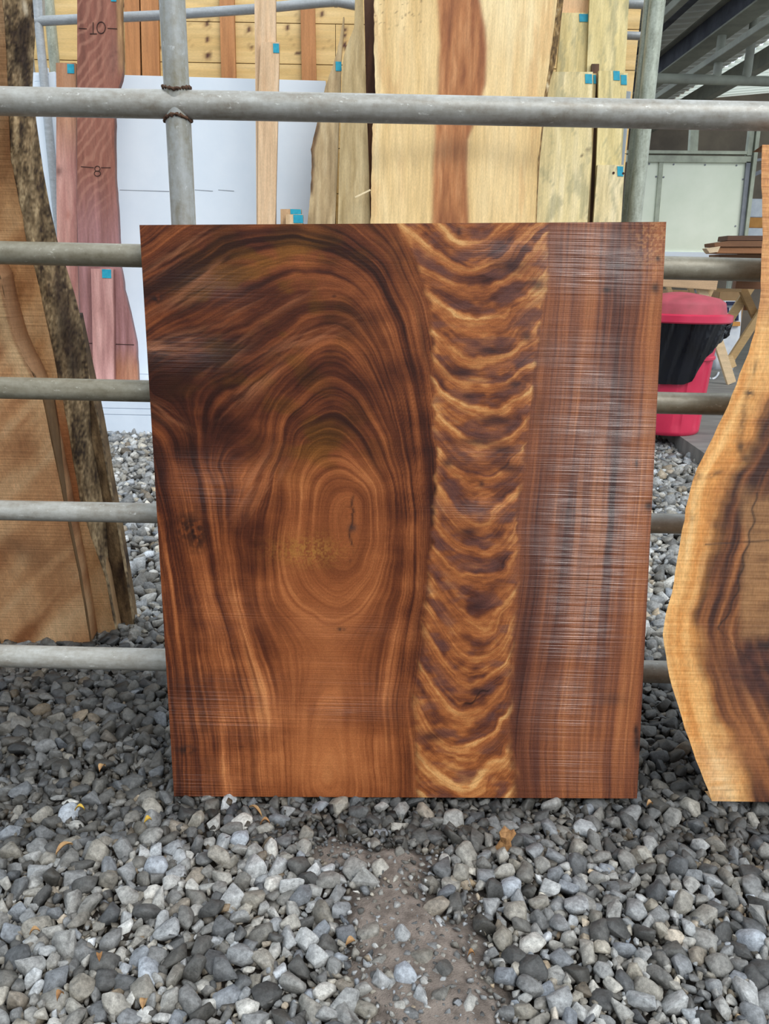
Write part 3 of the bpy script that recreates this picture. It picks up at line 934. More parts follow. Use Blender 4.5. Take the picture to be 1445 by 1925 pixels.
    for x, y, rx, ry in ((925, 660, 26, 7), (990, 633, 10, 9), (880, 745, 12, 7), (967, 722, 12, 7), (930, 790, 30, 10), (945, 845, 22, 8), (842, 870, 12, 8), (958, 880, 18, 9), (905, 910, 5, 6), (1010, 535, 16, 12), (862, 436, 5, 9), (960, 500, 30, 14), (900, 830, 40, 8), (880, 1000, 20, 8), (895, 1140, 16, 9), (895, 1300, 12, 9), (810, 1385, 22, 10), (870, 700, 30, 8)):
        cF = mix(cF, np.broadcast_to(lin(54, 36, 36), cF.shape), .8 * np.clip(B(x, y, rx, ry), 0, 1))
    ck = np.exp(-((py - (1328 - (px - 872) * .75 + 5 * np.sin(px / 5))) / 2.2) ** 2) * sst(866, 876, px) * sst(926, 916, px)
    cF = mix(cF, np.broadcast_to(lin(34, 22, 20), cF.shape), .85 * ck)

    # straight grained strip on the far side
    fx = sst(10, 140, px - rX(py)) * .75
    v = (px - rX(py) * (1 - fx) - (1085 - .07 * (py - 400)) * fx) / 30 + .22 * n1 + .06 * n2
    r = .5 * fbm(v * 1.1 + 20, al * .35, 81, 2) + .35 * fbm(v * 3.2, al * .6, 84, 3) + .3 * fbm(v * 9, al, 87, 2)
    r = (r / 1.15 - .5) * 1.7 + .47
    r += .14 * B(1140, 1380, 70, 90) + .10 * B(1190, 1150, 40, 250) - .10 * B(1090, 470, 60, 60) - .05 * B(1110, 650, 80, 100) - .12 * B(1000, 1440, 14, 80)
    cR = pal(r, [(62, 34, 28), (96, 57, 44), (128, 78, 54), (158, 100, 66), (186, 126, 84)])
    sp = sst(.50, .62, fbm(px / 4, py / 4, 91, 3)) * np.clip(B(1232, 450, 36, 55), 0, 1)
    cR = mix(cR, np.broadcast_to(lin(192, 140, 96), cR.shape), .8 * sp)
    for x, y, rx, ry in ((1231, 541, 8, 11), (1219, 951, 9, 9), (1140, 545, 8, 5), (1150, 1315, 26, 12), (1197, 1395, 6, 20), (1195, 1372, 4, 10), (1196, 872, 3, 8), (1236, 486, 5, 6), (1165, 500, 30, 6)):
        cR = mix(cR, np.broadcast_to(lin(28, 26, 28), cR.shape), (.85 if rx < 11 else .4) * np.clip(B(x, y, rx, ry), 0, 1))
    jg = 16 * n2 + 10 * (fbm(px / 12, py / 12, 66, 2) - .5)
    wb = 6 + 10 * sst(1000, 1300, py)
    mF = sst(-1, 1, (px - bL(py) + jg) / wb) * sst(1, -1, (px - bR(py) + jg) / wb)
    mR = sst(-1, 1, (px - bR(py) + jg) / wb)
    c = mix(mix(cL, cF, mF), cR, mR)
    # darker line where the feather meets the straight grain
    for bb, sft in ((bL, -14), (bR, 16)):
        c = mix(c, np.broadcast_to(lin(60, 32, 26), c.shape), .38 * np.exp(-((px - bb(py) - sft) / 9) ** 2) * sst(.3, .6, fbm(px / 30, py / 120, 63, 2)))
    c = sat(c, 1.08) * np.array([.88, .84, .84])
    return c


def hero_mat():
    m, nt, bs = new_mat('figured_hardwood')
    at = node(nt, 'ShaderNodeAttribute', attribute_name='Col')
    ph = node(nt, 'ShaderNodeAttribute', attribute_name='grain')
    cb = node(nt, 'ShaderNodeCombineXYZ')
    tc = node(nt, 'ShaderNodeTexCoord'); sx = node(nt, 'ShaderNodeSeparateXYZ')
    nt.links.new(tc.outputs['Object'], sx.inputs[0])
    nt.links.new(mul(nt, ph.outputs['Fac'], 34.0), cb.inputs[0])
    nt.links.new(mul(nt, sx.outputs[2], 9.0), cb.inputs[1])
    nt.links.new(mul(nt, sx.outputs[0], 9.0), cb.inputs[2])
    fine = node(nt, 'ShaderNodeTexNoise'); fine.inputs['Scale'].default_value = 1; fine.inputs['Detail'].default_value = 3
    nt.links.new(cb.outputs[0], fine.inputs['Vector'])
    pore = noise(nt, mapping(nt, (420, 420, 300)), 1, 2, .6)
    sawn = noise(nt, mapping(nt, (1.6, 1, 190)), 1, 2, .75)       # saw kerfs, all across the board
    sawm = noise(nt, mapping(nt, (5, 1, 9)), 1, 3, .6)             # how deep they bite
    k = mul(nt, mul(nt, mul(nt, fine.outputs['Fac'], .5, 'SUBTRACT'), mul(nt, .95, node(nt, 'ShaderNodeAttribute', attribute_name='lively').outputs['Fac'])), 1.0, 'ADD')
    k = mul(nt, k, mul(nt, mul(nt, mul(nt, pore, .5, 'SUBTRACT'), .8), 1.0, 'ADD'))
    k = mul(nt, k, mul(nt, mul(nt, mul(nt, sawn, .5, 'SUBTRACT'), .22), 1.0, 'ADD'))
    nt.links.new(vscale(nt, at.outputs['Color'], k), bs.inputs['Base Color'])
    kf = node(nt, 'ShaderNodeAttribute', attribute_name='kerf')
    kd = mul(nt, kf.outputs['Fac'], mul(nt, mul(nt, sawm, 1.6), .2, 'ADD'))
    rg = node(nt, 'ShaderNodeMapRange'); nt.links.new(kd, rg.inputs[0])
    rg.inputs[1].default_value = 0; rg.inputs[2].default_value = .9; rg.inputs[3].default_value = .52; rg.inputs[4].default_value = .21
    nt.links.new(rg.outputs[0], bs.inputs['Roughness'])
    sg = node(nt, 'ShaderNodeMapRange'); nt.links.new(kd, sg.inputs[0]); sg.inputs[2].default_value = .8; sg.inputs[3].default_value = .16; sg.inputs[4].default_value = .85
    nt.links.new(sg.outputs[0], bs.inputs['Specular IOR Level'])
    h = mul(nt, mul(nt, sawn, mul(nt, kd, .10, 'ADD')), mul(nt, mul(nt, fine.outputs['Fac'], .05), mul(nt, pore, .03), 'ADD'), 'ADD')
    bp = node(nt, 'ShaderNodeBump'); bp.inputs['Strength'].default_value = .9; bp.inputs['Distance'].default_value = .006
    nt.links.new(h, bp.inputs['Height']); nt.links.new(bp.outputs[0], bs.inputs['Normal'])
    return m


M['hero'] = hero_mat()
HP = (1.615, .167)
hrows = [(262, 423, 1252, 417), (327, 1497, 1197, 1501)]
HN = (620, 690)
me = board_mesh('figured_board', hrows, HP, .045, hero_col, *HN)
# ring coordinate stored on the board for the fine growth lines
co = np.empty(len(me.vertices) * 3); me.vertices.foreach_get('co', co); co = co.reshape(-1, 3)
bx, by = to_px(co)
g = np.where(bx < bL(by), fL(bx, by), np.where(bx > bR(by), (bx - rX(by)) / 30, fF(bx, by) * 1.0))
me.attributes.new('grain', 'FLOAT', 'POINT').data.foreach_set('value', g.astype(np.float32))
KB = lambda *a: blob(bx, by, *a)
kerf = 1.0 * KB(1120, 490, 95, 70) + 1.0 * KB(1130, 860, 105, 130) + .9 * KB(1110, 1040, 110, 110) + .8 * KB(1080, 1190, 80, 110) + .6 * KB(1060, 1330, 90, 60) + .5 * KB(1080, 680, 90, 80) + .6 * KB(350, 665, 80, 26) + .6 * KB(390, 900, 75, 45) + .35 * KB(400, 540, 70, 30) + .7 * KB(390, 1340, 110, 70) + .6 * KB(370, 1470, 100, 40) + .5 * KB(1090, 1440, 100, 60) + .4 * KB(620, 1340, 130, 24) + .3 * KB(650, 1180, 90, 30) + .3 * KB(640, 1290, 130, 50) + .3 * KB(420, 1150, 80, 60) + .45 * KB(900, 960, 70, 20) + .4 * KB(930, 470, 60, 20) + .35 * KB(900, 860, 60, 20) + .4 * KB(420, 950, 40, 30)
kerf *= .35 + 1.1 * fbm(bx / 70, by / 22, 301, 3)
me.attributes.new('lively', 'FLOAT', 'POINT').data.foreach_set('value', (1 - .7 * np.clip(KB(630, 1180, 120, 250) + KB(610, 1430, 90, 70), 0, 1)).astype(np.float32))
me.attributes.new('kerf', 'FLOAT', 'POINT').data.foreach_set('value', np.clip(kerf, 0, 1.4).astype(np.float32))
hero = link('figured_board', me, M['hero'])
tag(hero, 'large square cut reddish brown board with swirling eye and feather figure', 'board', None, 'thing')

# ------------------------------------------------------------------ live-edge board that leans beside it
DP = (1.600, .160)
dl = curve([(1433, 272), (1431, 330), (1433, 420), (1431, 500), (1428, 560), (1420, 622), (1407, 660), (1395, 690), (1380, 733), (1365, 770), (1347, 806), (1330, 840), (1313, 876), (1304, 893), (1290, 950), (1282, 1000), (1275, 1040), (1268, 1085), (1258, 1130), (1248, 1168), (1246, 1192), (1249, 1220), (1256, 1262), (1264, 1292), (1277, 1340), (1293, 1385), (1305, 1420), (1318, 1455), (1330, 1485), (1338, 1505)])


def d_col(px, py):
    B = lambda *a: blob(px, py, *a)
    n1 = fbm(px / 60, py / 60, 101, 3) - .5; n2 = fbm(px / 20, py / 20, 104, 3) - .5
    u = (px - dl(py)) * (1 + .002 * np.abs(py - 1190)) ** -0.6 + 12 * n1
    core = sst(35, 75, u + 30 * n1)                        # sapwood to heartwood
    st = fbm(u / 14, py / 300, 106, 4)
    sapc = pal(st + .25 * (fbm(px / 30, py / 5, 108, 3) - .5), [(176, 112, 62), (206, 144, 86), (232, 182, 122), (244, 208, 156)])
    he = pal((fbm(u / 11, py / 260, 111, 4) - .5) * 2.0 + .42 - .3 * np.exp(-((u - 82) / 16) ** 2), [(58, 32, 24), (104, 62, 40), (142, 90, 56), (172, 116, 76)])
    c = mix(sapc, he, core)
    patch = sst(1392, 1412, px + 18 * n1 + .10 * np.abs(py - 1040)) * sst(900, 960, py + 40 * n1) * sst(1215, 1190, py)
    c = mix(c, pal(fbm(px / 60, py / 9, 115, 3), [(112, 76, 50), (146, 106, 72), (168, 126, 88)]), patch)
    dk = np.clip(B(1420, 1270, 66, 48, .5) + B(1452, 1240, 60, 50), 0, 1)
    c = mix(c, pal(fbm(px / 20, py / 12, 117, 3), [(42, 24, 24), (74, 44, 38), (96, 58, 46)]), .85 * dk)
    low = np.clip(B(1400, 1410, 70, 55), 0, 1) * .5
    c = mix(c, pal(fbm(px / 40, py / 12, 118, 3), [(150, 96, 60), (188, 128, 86)]), low)
    pale = np.clip(B(1352, 1470, 28, 60, -.3), 0, 1)
    c = mix(c, pal(fbm(px / 30, py / 6, 119, 2), [(214, 164, 112), (242, 212, 168)]), .8 * pale)
    for x, y, rx, ry, ro, s in ((1408, 739, 9, 8, 0, .9), (1396, 790, 8, 40, .12, .55), (1392, 840, 8, 12, 0, .8), (1400, 862, 10, 10, 0, .7), (1419, 690, 3, 20, .2, .6), (1305, 895, 12, 8, 0, .7), (1345, 890, 18, 5, -.4, .6), (1300, 975, 6, 12, 0, .4), (1370, 1500, 30, 2, 0, .5), (1372, 1485, 22, 2, 0, .4), (1445, 1215, 26, 14, 0, .8), (1442, 340, 3, 4, 0, .7)):
        c = mix(c, np.broadcast_to(lin(36, 28, 26), c.shape), s * np.clip(B(x, y, rx, ry, ro), 0, 1) * sst(.15, .5, fbm(px / 6, py / 6, 120, 2)))
    xc = np.interp(py, [925, 960, 990, 1030, 1060, 1100, 1140, 1180], [1421, 1416, 1414, 1402, 1395, 1388, 1375, 1352]) + 3 * np.sin(py / 7)
    c = mix(c, np.broadcast_to(lin(40, 26, 22), c.shape), .85 * np.exp(-((px - xc) / 2.0) ** 2) * (py > 925) * (py < 1185))
    c = mix(c, np.broadcast_to(lin(50, 32, 26), c.shape), .7 * np.exp(-((py - 1019 + (px - 1400) * .06) / 1.6) ** 2) * (px > 1325))
    yc = np.interp(px, [1350, 1380, 1420, 1445], [1180, 1215, 1250, 1262])
    c = mix(c, np.broadcast_to(lin(44, 28, 24), c.shape), .5 * np.exp(-((py - yc) / 1.8) ** 2) * (px > 1350))
    c = sat(c, 1.1)
    top_ = sst(640, 560, py)
    c = mix(c, pal(fbm(px / 30, py / 4, 125, 3), [(150, 92, 52), (196, 134, 82), (218, 164, 108)]), .8 * top_)
    return c


yy = np.linspace(272, 1506, 64)
drows = [(float(dl(y)) + random.uniform(-1.2, 1.2), y, 1640 + .1 * (900 - y) * .3, y + 4) for y in yy]
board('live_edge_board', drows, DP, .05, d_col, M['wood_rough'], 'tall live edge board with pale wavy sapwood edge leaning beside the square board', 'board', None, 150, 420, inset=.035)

# ------------------------------------------------------------------ three thick slabs standing behind the gate on the other side
def face_cols(a, b, c_, seed, sx=70, sy=30, rot=.7):
    def f(px, py):
        u = px * math.cos(rot) - py * math.sin(rot); v = px * math.sin(rot) + py * math.cos(rot)
        u = u + 18 * (fbm(px / 60, py / 60, seed + 3, 3) - .5)
        t = fbm(u / sy, v / (sx * 4), seed, 4) * .8 + fbm(px / 50, py / 50, seed + 9, 3) * .35
        return pal((t - .55) * 1.9 + .5, [a, b, c_])
    return f


def bark_col(seed, warm=0.0):
    def f(px, py):
        t = fbm(px / 10, py / 50, seed, 4) * .6 + fbm(px / 3.5, py / 3.5, seed + 5, 3) * .5
        c = pal((t - .55) * 2.4 + .5, [(58, 44, 34), (108, 88, 62), (148, 124, 92), (180, 156, 120)])
        for x, y, rx, ry in ((120, 590, 14, 60), (132, 640, 18, 50), (140, 690, 14, 30), (108, 540, 8, 40), (45, 60, 16, 30), (40, 110, 18, 30), (50, 170, 10, 20)):
            c = mix(c, np.broadcast_to(lin(42, 28, 26), c.shape), .75 * np.clip(blob(px, py, x, y, rx, ry), 0, 1))
        c = mix(c, np.broadcast_to(lin(196, 182, 158), c.shape), .9 * np.clip(blob(px, py, 47, 14, 6, 20, -.2) * 1.6 - .5, 0, 1))
        return c
    return f


AP = (2.42, -.27)
aR = curve([(-60, 440), (0, 520), (10, 570), (20, 605), (30, 640), (48, 680), (63, 706), (80, 750), (92, 810), (112, 905), (128, 985), (146, 1070), (160, 1150), (170, 1213)])
A_ = empty('live_edge_slab', P(90, 1213, *AP), 'broad orange brown slab with sharp corner standing lowest behind the gate', 'slab', 'thick slabs behind the gate', 'thing')
yy = np.linspace(440, 1213, 46)
fa_ = face_cols((156, 102, 64), (204, 152, 106), (228, 186, 140), 130, 70, 34, -.75)
def a_face(px, py):
    c = fa_(px, py)
    ed = aR(py) - px
    c = mix(c, np.broadcast_to(lin(232, 198, 150), c.shape), .6 * sst(46, 8, ed) * sst(900, 640, py))
    c = mix(c, np.broadcast_to(lin(150, 92, 58), c.shape), .6 * sst(9, 3, ed + 3 * (fbm(px / 6, py / 14, 136, 2) - .5)) * sst(760, 700, py))  # painted reddish shadow line just inside the upper edge
    c = mix(c, np.broadcast_to(lin(120, 82, 58), c.shape), .5 * np.clip(blob(px, py, 40, 1030, 60, 22, .5), 0, 1))
    return c
board('face', [(-190, y, float(aR(y)), y) if y < 1150 else (-190 + (y - 1150) * 3.2, y, float(aR(y)), y) for y in yy], AP, .075, a_face, M['wood_rough'], nx=60, ny=160, parent=A_)
# waney edge: strip turned away from the face
def strip(name, lcurve, rcurve, y0, y1, p0, p1, colfn, mat, parent, nx=10, ny=120, bulge=.0, thick=.02, amp=.006, seed=0):
    """a rounded bark edge between two outlines, running from plane p0 back to plane p1"""
    ys_ = np.linspace(y0, y1, ny); s = np.linspace(0, 1, nx)
    px = lcurve(ys_)[:, None] * (1 - s) + rcurve(ys_)[:, None] * s; py = np.repeat(ys_[:, None], nx, 1)
    e = s ** 1.5
    Yv = (p0[0] * (1 - e) + p1[0] * e)[None] - amp * 2 * (fbm(px / 13, py / 34, 140 + seed, 4) - .5)
    sl = p0[1] * (1 - e) + p1[1] * e
    d_ = rays(px, py)
    t = (Yv + sl * CAM_H) / (d_[..., 1] - sl * d_[..., 2])
    v = d_ * t[..., None] + np.array([0, 0, CAM_H])
    idx = np.arange(nx * ny).reshape(ny, nx)
    q = np.stack([idx[1:, :-1], idx[1:, 1:], idx[:-1, 1:], idx[:-1, :-1]], -1).reshape(-1, 4)
    vb = v.reshape(-1, 3) + np.array([0, thick, 0]); n = nx * ny
    ring = np.concatenate([idx[0, :], idx[1:, -1], idx[-1, -2::-1], idx[-2:0:-1, 0]])
    qs = np.stack([ring, np.roll(ring, -1), np.roll(ring, -1) + n, ring + n], -1)
    c_ = colfn(px, py).reshape(-1, 3)
    m_ = np_mesh(name, np.concatenate([v.reshape(-1, 3), vb]), quads=np.concatenate([q, q[:, ::-1] + n, qs]), col=np.concatenate([c_, c_]), smooth=True)
    return link(name, m_, mat, parent)
aS = lambda y: aR(y) + np.interp(y, [440, 520, 640, 700, 750, 850, 950, 1213], [3, 4, 7, 9, 22, 18, 13, 9])
strip('sawn_side', aR, aS, 440, 1212, AP, (AP[0] + .07, AP[1]), lambda px, py: pal(fbm(px / 6, py / 60, 151, 3), [(70, 50, 32), (112, 84, 54), (130, 102, 70)]), M['wood'], A_, nx=6, thick=.005, amp=.001)

BP = (2.42 + .082, -.27)
bF = curve([(-12, -90), (-2, -30), (8, 30), (14, 150), (16, 220), (20, 300), (36, 380), (50, 453), (71, 530), (80, 570), (89, 612), (100, 660), (108, 708), (118, 755), (128, 805), (136, 860), (150, 940), (163, 985), (178, 1030), (198, 1085), (208, 1140), (222, 1211)])
bO = curve([(58, -90), (60, 0), (65, 67), (62, 110), (60, 163), (67, 227), (80, 320), (92, 385), (107, 453), (127, 513), (140, 555), (150, 595), (160, 645), (165, 690), (166, 720), (168, 770), (172, 830), (186, 900), (196, 960), (200, 1000), (203, 1050), (210, 1090), (218, 1140), (232, 1206)])
B_ = empty('live_edge_slab', P(150, 1205, *BP), 'tall orange slab with dark barky edge, middle one behind the gate', 'slab', 'thick slabs behind the gate', 'thing')
yy = np.linspace(-90, 1211, 90)
fb = face_cols((150, 98, 58), (198, 150, 102), (222, 182, 136), 160, 60, 40, -.25)
def b_face(px, py):
    c = fb(px, py)
    c = mix(c, pal(fbm(px / 12, py / 40, 165, 3), [(150, 84, 48), (176, 108, 66)]), .7 * sst(730, 800, py) * sst(1000, 930, py))
    c = mix(c, np.broadcast_to(lin(92, 56, 28), c.shape), .6 * sst(380, 240, py + 40 * (fbm(px / 9, py / 60, 167, 3) - .5)))
    return c
board('face', [(-190, y, float(bF(y)), y) for y in yy], BP, .06, b_face, M['wood_rough'], nx=50, ny=200, parent=B_)
strip('bark_edge', bF, bO, -90, 1206, BP, (BP[0] + .075, BP[1]), bark_col(170), M['bark'], B_, nx=22, ny=260, amp=.008, seed=3, thick=.004)['label'] = 'dark brown barky waney edge'

CP = (2.42 + .165, -.27)
cO = curve([(150, 600), (173, 708), (183, 753), (193, 800), (202, 850), (210, 900), (218, 940), (226, 982), (236, 1040), (244, 1086), (251, 1130), (257, 1169), (258, 1186)])
C_ = empty('live_edge_slab', P(210, 1188, *CP), 'darkest brown slab, farthest of three behind the gate and nearest the square board', 'slab', 'thick slabs behind the gate', 'thing')
yy = np.linspace(600, 1188, 40)
def c_face(px, py):
    t = fbm(px / 10, py / 60, 181, 4)
    return pal((t - .5) * 2 + .5, [(58, 42, 32), (104, 82, 58), (138, 112, 80), (156, 130, 96)])
board('face', [(60, y, float(cO(y)) - 8, y) for y in yy], CP, .06, c_face, M['bark'], nx=30, ny=120, parent=C_)
cI = lambda y: cO(y) - 8
strip('bark_edge', cI, cO, 600, 1186, CP, (CP[0] + .05, CP[1]), bark_col(190), M['bark'], C_, nx=8, ny=120, amp=.006, thick=.004)
# ------------------------------------------------------------------ white panels and pipe frame at the back
YP = 6.95
pa, pb = P(-70, 132, YP), P(612, 152, YP)
MB().poly([pa, pb, (pb.x, YP, LZ + .002), (pa.x, YP, LZ + .002)], (0, .03, 0)).build('white_plywood_sheet', M['white'], None, bevel=.002)
o = tag(bpy.data.objects['white_plywood_sheet'], 'wide white painted panel standing behind the reddish boards', 'panel', 'white panels', 'thing')
# thin joint across the panel
for xa, xb_ in ((225, 318), (366, 400), (410, 440)):
    MB().poly([P(xa, 356.5, YP - .002), P(xb_, 358.5 + (xb_ - xa) * .01, YP - .002), P(xb_, 359.5 + (xb_ - xa) * .01, YP - .002), P(xa, 357.3, YP - .002)], (0, .004, 0)).build('joint', M['frame_d'], o)
pa, pb = P(1000, 150, YP - .2), P(1186, 172, YP - .2)
o2 = MB().poly([pa, pb, (pb.x, YP - .2, LZ + .002), (pa.x, YP - .2, LZ + .002)], (0, .04, 0)).build('white_plywood_sheet', M['white'], None, bevel=.002)
tag(o2, 'white panel edge showing between yellow boards and the post', 'panel', 'white panels', 'thing')

pf = empty('pipe_rack', P(80, 720, 6.85), 'thin pale pipe frame running high along the pine wall', 'frame', None, 'thing')
pf.location.z = LZ
YQ = 6.88
pts = [P(66, 40, YQ), P(300, 29, YQ), P(480, 17, YQ), P(600, 5, YQ), P(632, 3, YQ), P(668, 10, YQ)]
MB().tube(pts, px2m(8.5, pts[2]), 16).build('top_rail', M['galv_back'], pf, smooth=True)
MB().tube([P(628, 3.5, YQ), P(634, 3.5, YQ)], px2m(9.2, pts[2]), 16).build('coupling', M['galv_back'], pf, smooth=True)
MB().tube([P(1040, 4, YQ), P(1214, 8, YQ)], px2m(8, pts[2]), 16).build('top_rail', M['galv_back'], pf, smooth=True)
MB().tube([P(1160, 66, YQ), P(1206, 68, YQ)], px2m(7, pts[2]), 16).build('rail', M['galv_back'], pf, smooth=True)
def vert(px_, py_, Y, r, z0, z1, mat, name, parent, n=16):
    c = P(px_, py_, Y)
    return MB().tube([(c.x, c.y, z0), (c.x, c.y, (z0 + z1) / 2), (c.x, c.y, z1)], r, n).build(name, mat, parent, smooth=True)
vert(77, 90, YQ, px2m(8, pts[0]), LZ + .001, 3.5, M['galv_back'], 'upright', pf)
vert(97, 60, 7.15, px2m(10, pts[0]), LZ + .001, 4.2, M['galv_post'], 'upright', pf)
vert(62, 130, 7.15, px2m(4, pts[0]), LZ + .001, 3.1, M['galv_back'], 'upright', pf)
MB().poly([P(60, -40, YQ - .02), P(78, -40, YQ - .02), P(80, 34, YQ - .02), P(62, 34, YQ - .02)], (0, .05, 0)).build('gusset', M['galv_back'], pf)
# white rack bracket on the panel top
br = empty('white_bracket', P(84, 172, 6.93), 'small white wooden bracket on top of the panel by the barky slab', 'bracket', None, 'thing')
for pts_ in ([(65, 140), (91, 140), (91, 153), (65, 153)], [(78, 127), (90, 127), (90, 140), (78, 140)], [(91, 136), (103, 134), (103, 172), (91, 172)], [(65, 153), (77, 153), (77, 172), (65, 172)]):
    MB().poly([P(x, y, 6.924) for x, y in pts_], (0, .025, 0)).build('block', M['white'], br, bevel=.003)

# steel posts by the yellow boards
vert(1215, 192, 6.55, .058, -.02, 4.15, M['galv_post'], 'steel_post', None, 20)
tag(bpy.data.objects['steel_post'], 'thick galvanised steel post right of the yellow boards', 'post', 'posts beside the yellow boards', 'thing')
o = vert(1197, 192, 6.67, .027, .0, 4.3, M['galv_post'], 'steel_post', None, 16)
tag(o, 'thin steel pipe post between yellow boards and the thick post', 'post', 'posts beside the yellow boards', 'thing')

# ------------------------------------------------------------------ boards leaning on the panels
S = .045                              # they lean back a little
def stand(k): return (6.33 + k, S)
def grainy(a, b, c_, seed, sx=9, sy=160, k=1.7, wob=6):
    def f(px, py):
        x = px + wob * (fbm(px / 50, py / 90, seed + 4, 3) - .5) * 2
        return pal((fbm(x / sx, py / sy, seed, 4) - .5) * k + .5, [a, b, c_])
    return f


def tape(parent, x, y, w, h, plane):
    pts_ = [P(a, b, plane[0] - .004, plane[1]) for a, b in ((x - w / 2, y - h / 2), (x + w / 2, y - h / 2 + .5), (x + w / 2 + .5, y + h / 2), (x - w / 2 + .5, y + h / 2 - .5))]
    t_ = MB().poly(pts_, (0, .003, 0)).build('tape_tag', M['tag'], parent)
    t_['label'] = 'turquoise tape tag'
    return t_


GRP = 'boards leaning along the back wall'
# narrow pinkish board
pl = stand(.06)
def c1(px, py):
    c = grainy((146, 98, 66), (170, 122, 88), (186, 140, 108), 200, 7, 120)(px, py)
    c = mix(c, grainy((158, 104, 96), (186, 136, 124), (200, 152, 140), 203, 8, 130)(px, py), sst(180, 330, py))
    c = mix(c, np.broadcast_to(lin(74, 40, 34), c.shape), .7 * np.clip(blob(px, py, 111, 322, 7, 9), 0, 1))
    c = mix(c, np.broadcast_to(lin(150, 90, 74), c.shape), .6 * np.clip(blob(px, py, 128, 404, 5, 9), 0, 1))
    return c
o = board('leaning_board', [(118, 105, 142), (166, 106, 143), (300, 105.5, 144), (453, 107, 145), (560, 110, 148), (742, 116, 152)], pl, .05, c1, M['wood'], 'narrow pinkish brown board with one tag, beside the barky slab', 'board', GRP, 16, 120)
tape(o, 132.5, 129, 13, 18, pl)
# the wide board marked 10
pl = stand(.0)
tr_ = curve([(228, -90), (228, 0), (229, 60), (230, 100), (231, 140), (224, 160), (216, 200), (215, 240), (215, 300), (217, 350), (221, 400), (226, 501), (233, 545), (242, 583), (250, 615), (255, 640), (258, 690), (260, 742)])
def c2(px, py):
    cu = np.abs(np.sin(py / 9 + (px - 145) * .16 + 5 * fbm(px / 30, py / 40, 210, 3)))
    c = grainy((112, 66, 52), (134, 82, 66), (150, 98, 80), 212, 9, 120)(px, py)
    c = mix(c, np.broadcast_to(lin(178, 126, 104), c.shape), .45 * sst(.75, 1, cu) * sst(60, 20, np.abs(px - 165)) * sst(480, 420, py))
    c = mix(c, grainy((132, 88, 84), (152, 108, 106), (168, 122, 122), 216, 8, 130)(px, py), sst(300, 480, py))
    c = mix(c, grainy((140, 88, 60), (170, 114, 80), (186, 132, 98), 218, 8, 60)(px, py), .8 * sst(640, 700, py))
    c = mix(c, pal(fbm(px / 4, py / 30, 219, 3), [(120, 82, 50), (196, 152, 104)]), sst(-12, -6, px - tr_(py)) * sst(150, 110, py))
    c = mix(c, pal(fbm(px / 5, py / 7, 220, 3), [(90, 54, 46), (160, 112, 94)]), .7 * np.clip(blob(px, py, 215, 112, 12, 34), 0, 1))
    return c
yy = np.linspace(-90, 742, 60)
o = board('leaning_board', [(145 + max(0, y - 400) * .03, y, float(tr_(y)) + random.uniform(-.7, .7), y) for y in yy], pl, .05, c2, M['wood'], 'wide reddish brown board with the number 10 pencilled near its top', 'board', GRP, 40, 220)
tape(o, 213, -4, 10, 14, pl)
def mark(parent, strokes, plane, wpx=1.3):
    mb = MB()
    for st in strokes:
        for (xa, ya), (xb_, yb) in zip(st[:-1], st[1:]):
            a = P(xa, ya, plane[0] - .002, plane[1]); b = P(xb_, yb, plane[0] - .002, plane[1])
            mb.bar(a, b, px2m(wpx, a), .004)
    m_ = mb.build('pencil_mark', M['ink'], parent)
    return m_
ell = lambda x, y, rx, ry: [(x + rx * math.cos(k * math.pi / 7), y + ry * math.sin(k * math.pi / 7)) for k in range(15)]
mark(o, [[(175, 42), (175, 63)], [(169, 63.5), (182, 63.5)], ell(190, 52, 8, 11)], pl)['label'] = 'pencilled number 10'
mark(o, [[(148, 53), (163, 54)]], pl, .9); mark(o, [[(202, 53), (220, 54)]], pl, .9)
mark(o, [ell(183, 317, 5, 5), ell(183, 326, 6, 5)], pl, 1.0)['label'] = 'pencilled number 8'
mark(o, [[(152, 313), (176, 315)]], pl, .9); mark(o, [[(190, 315), (208, 315)]], pl, .9)
mark(o, [[(160, 645), (252, 648)]], pl, 1.0)
# short pink board in front
pl = stand(-.06)
o = board('leaning_board', [(505, 171, 212), (600, 173, 213.5), (712, 175, 214), (745, 176, 215)], pl, .05, grainy((164, 116, 110), (188, 140, 132), (200, 154, 146), 226, 8, 90), M['wood'], 'short pink board with one tag standing before the wide reddish board', 'board', GRP, 14, 60)
tape(o, 200, 514.5, 17, 17, pl)
# tall tan boards
pl = stand(.06)
tan = lambda s_: grainy((196, 158, 120), (214, 180, 142), (228, 198, 164), s_, 8, 170, 1.5)
board('leaning_board', [(-90, 477, 517), (180, 480, 519), (430, 482, 518), (780, 492, 524)], pl, .04, tan(230), M['wood'], 'tall pale tan board rising out of view above the white panel', 'board', GRP, 12, 100)
pl = stand(.02)
o = board('leaning_board', [(79, 490, 525), (175, 486, 523), (430, 484, 517), (780, 492, 522)], pl, .035, tan(234), M['wood'], 'pale tan board with one tag overlapping a taller tan board', 'board', GRP, 12, 100)
tape(o, 518.5, 90.5, 11, 18, pl)
pl = stand(.02)
o = board('leaning_board', [(393, 527, 566), (780, 530, 565)], pl, .05, grainy((168, 132, 94), (200, 164, 124), (214, 182, 144), 238, 7, 60), M['wood'], 'stub of a tan board just above the square board, hindmost of two', 'board', GRP, 10, 40)
tape(o, 555.5, 398, 20, 10, pl)
pl = stand(-.04)
o = board('leaning_board', [(403, 537, 569), (780, 536, 566)], pl, .05, grainy((178, 142, 104), (204, 170, 128), (218, 188, 150), 240, 7, 60), M['wood'], 'stub of a tan board just above the square board, front one of two', 'board', GRP, 10, 40)
tape(o, 560, 411.5, 18, 16, pl)
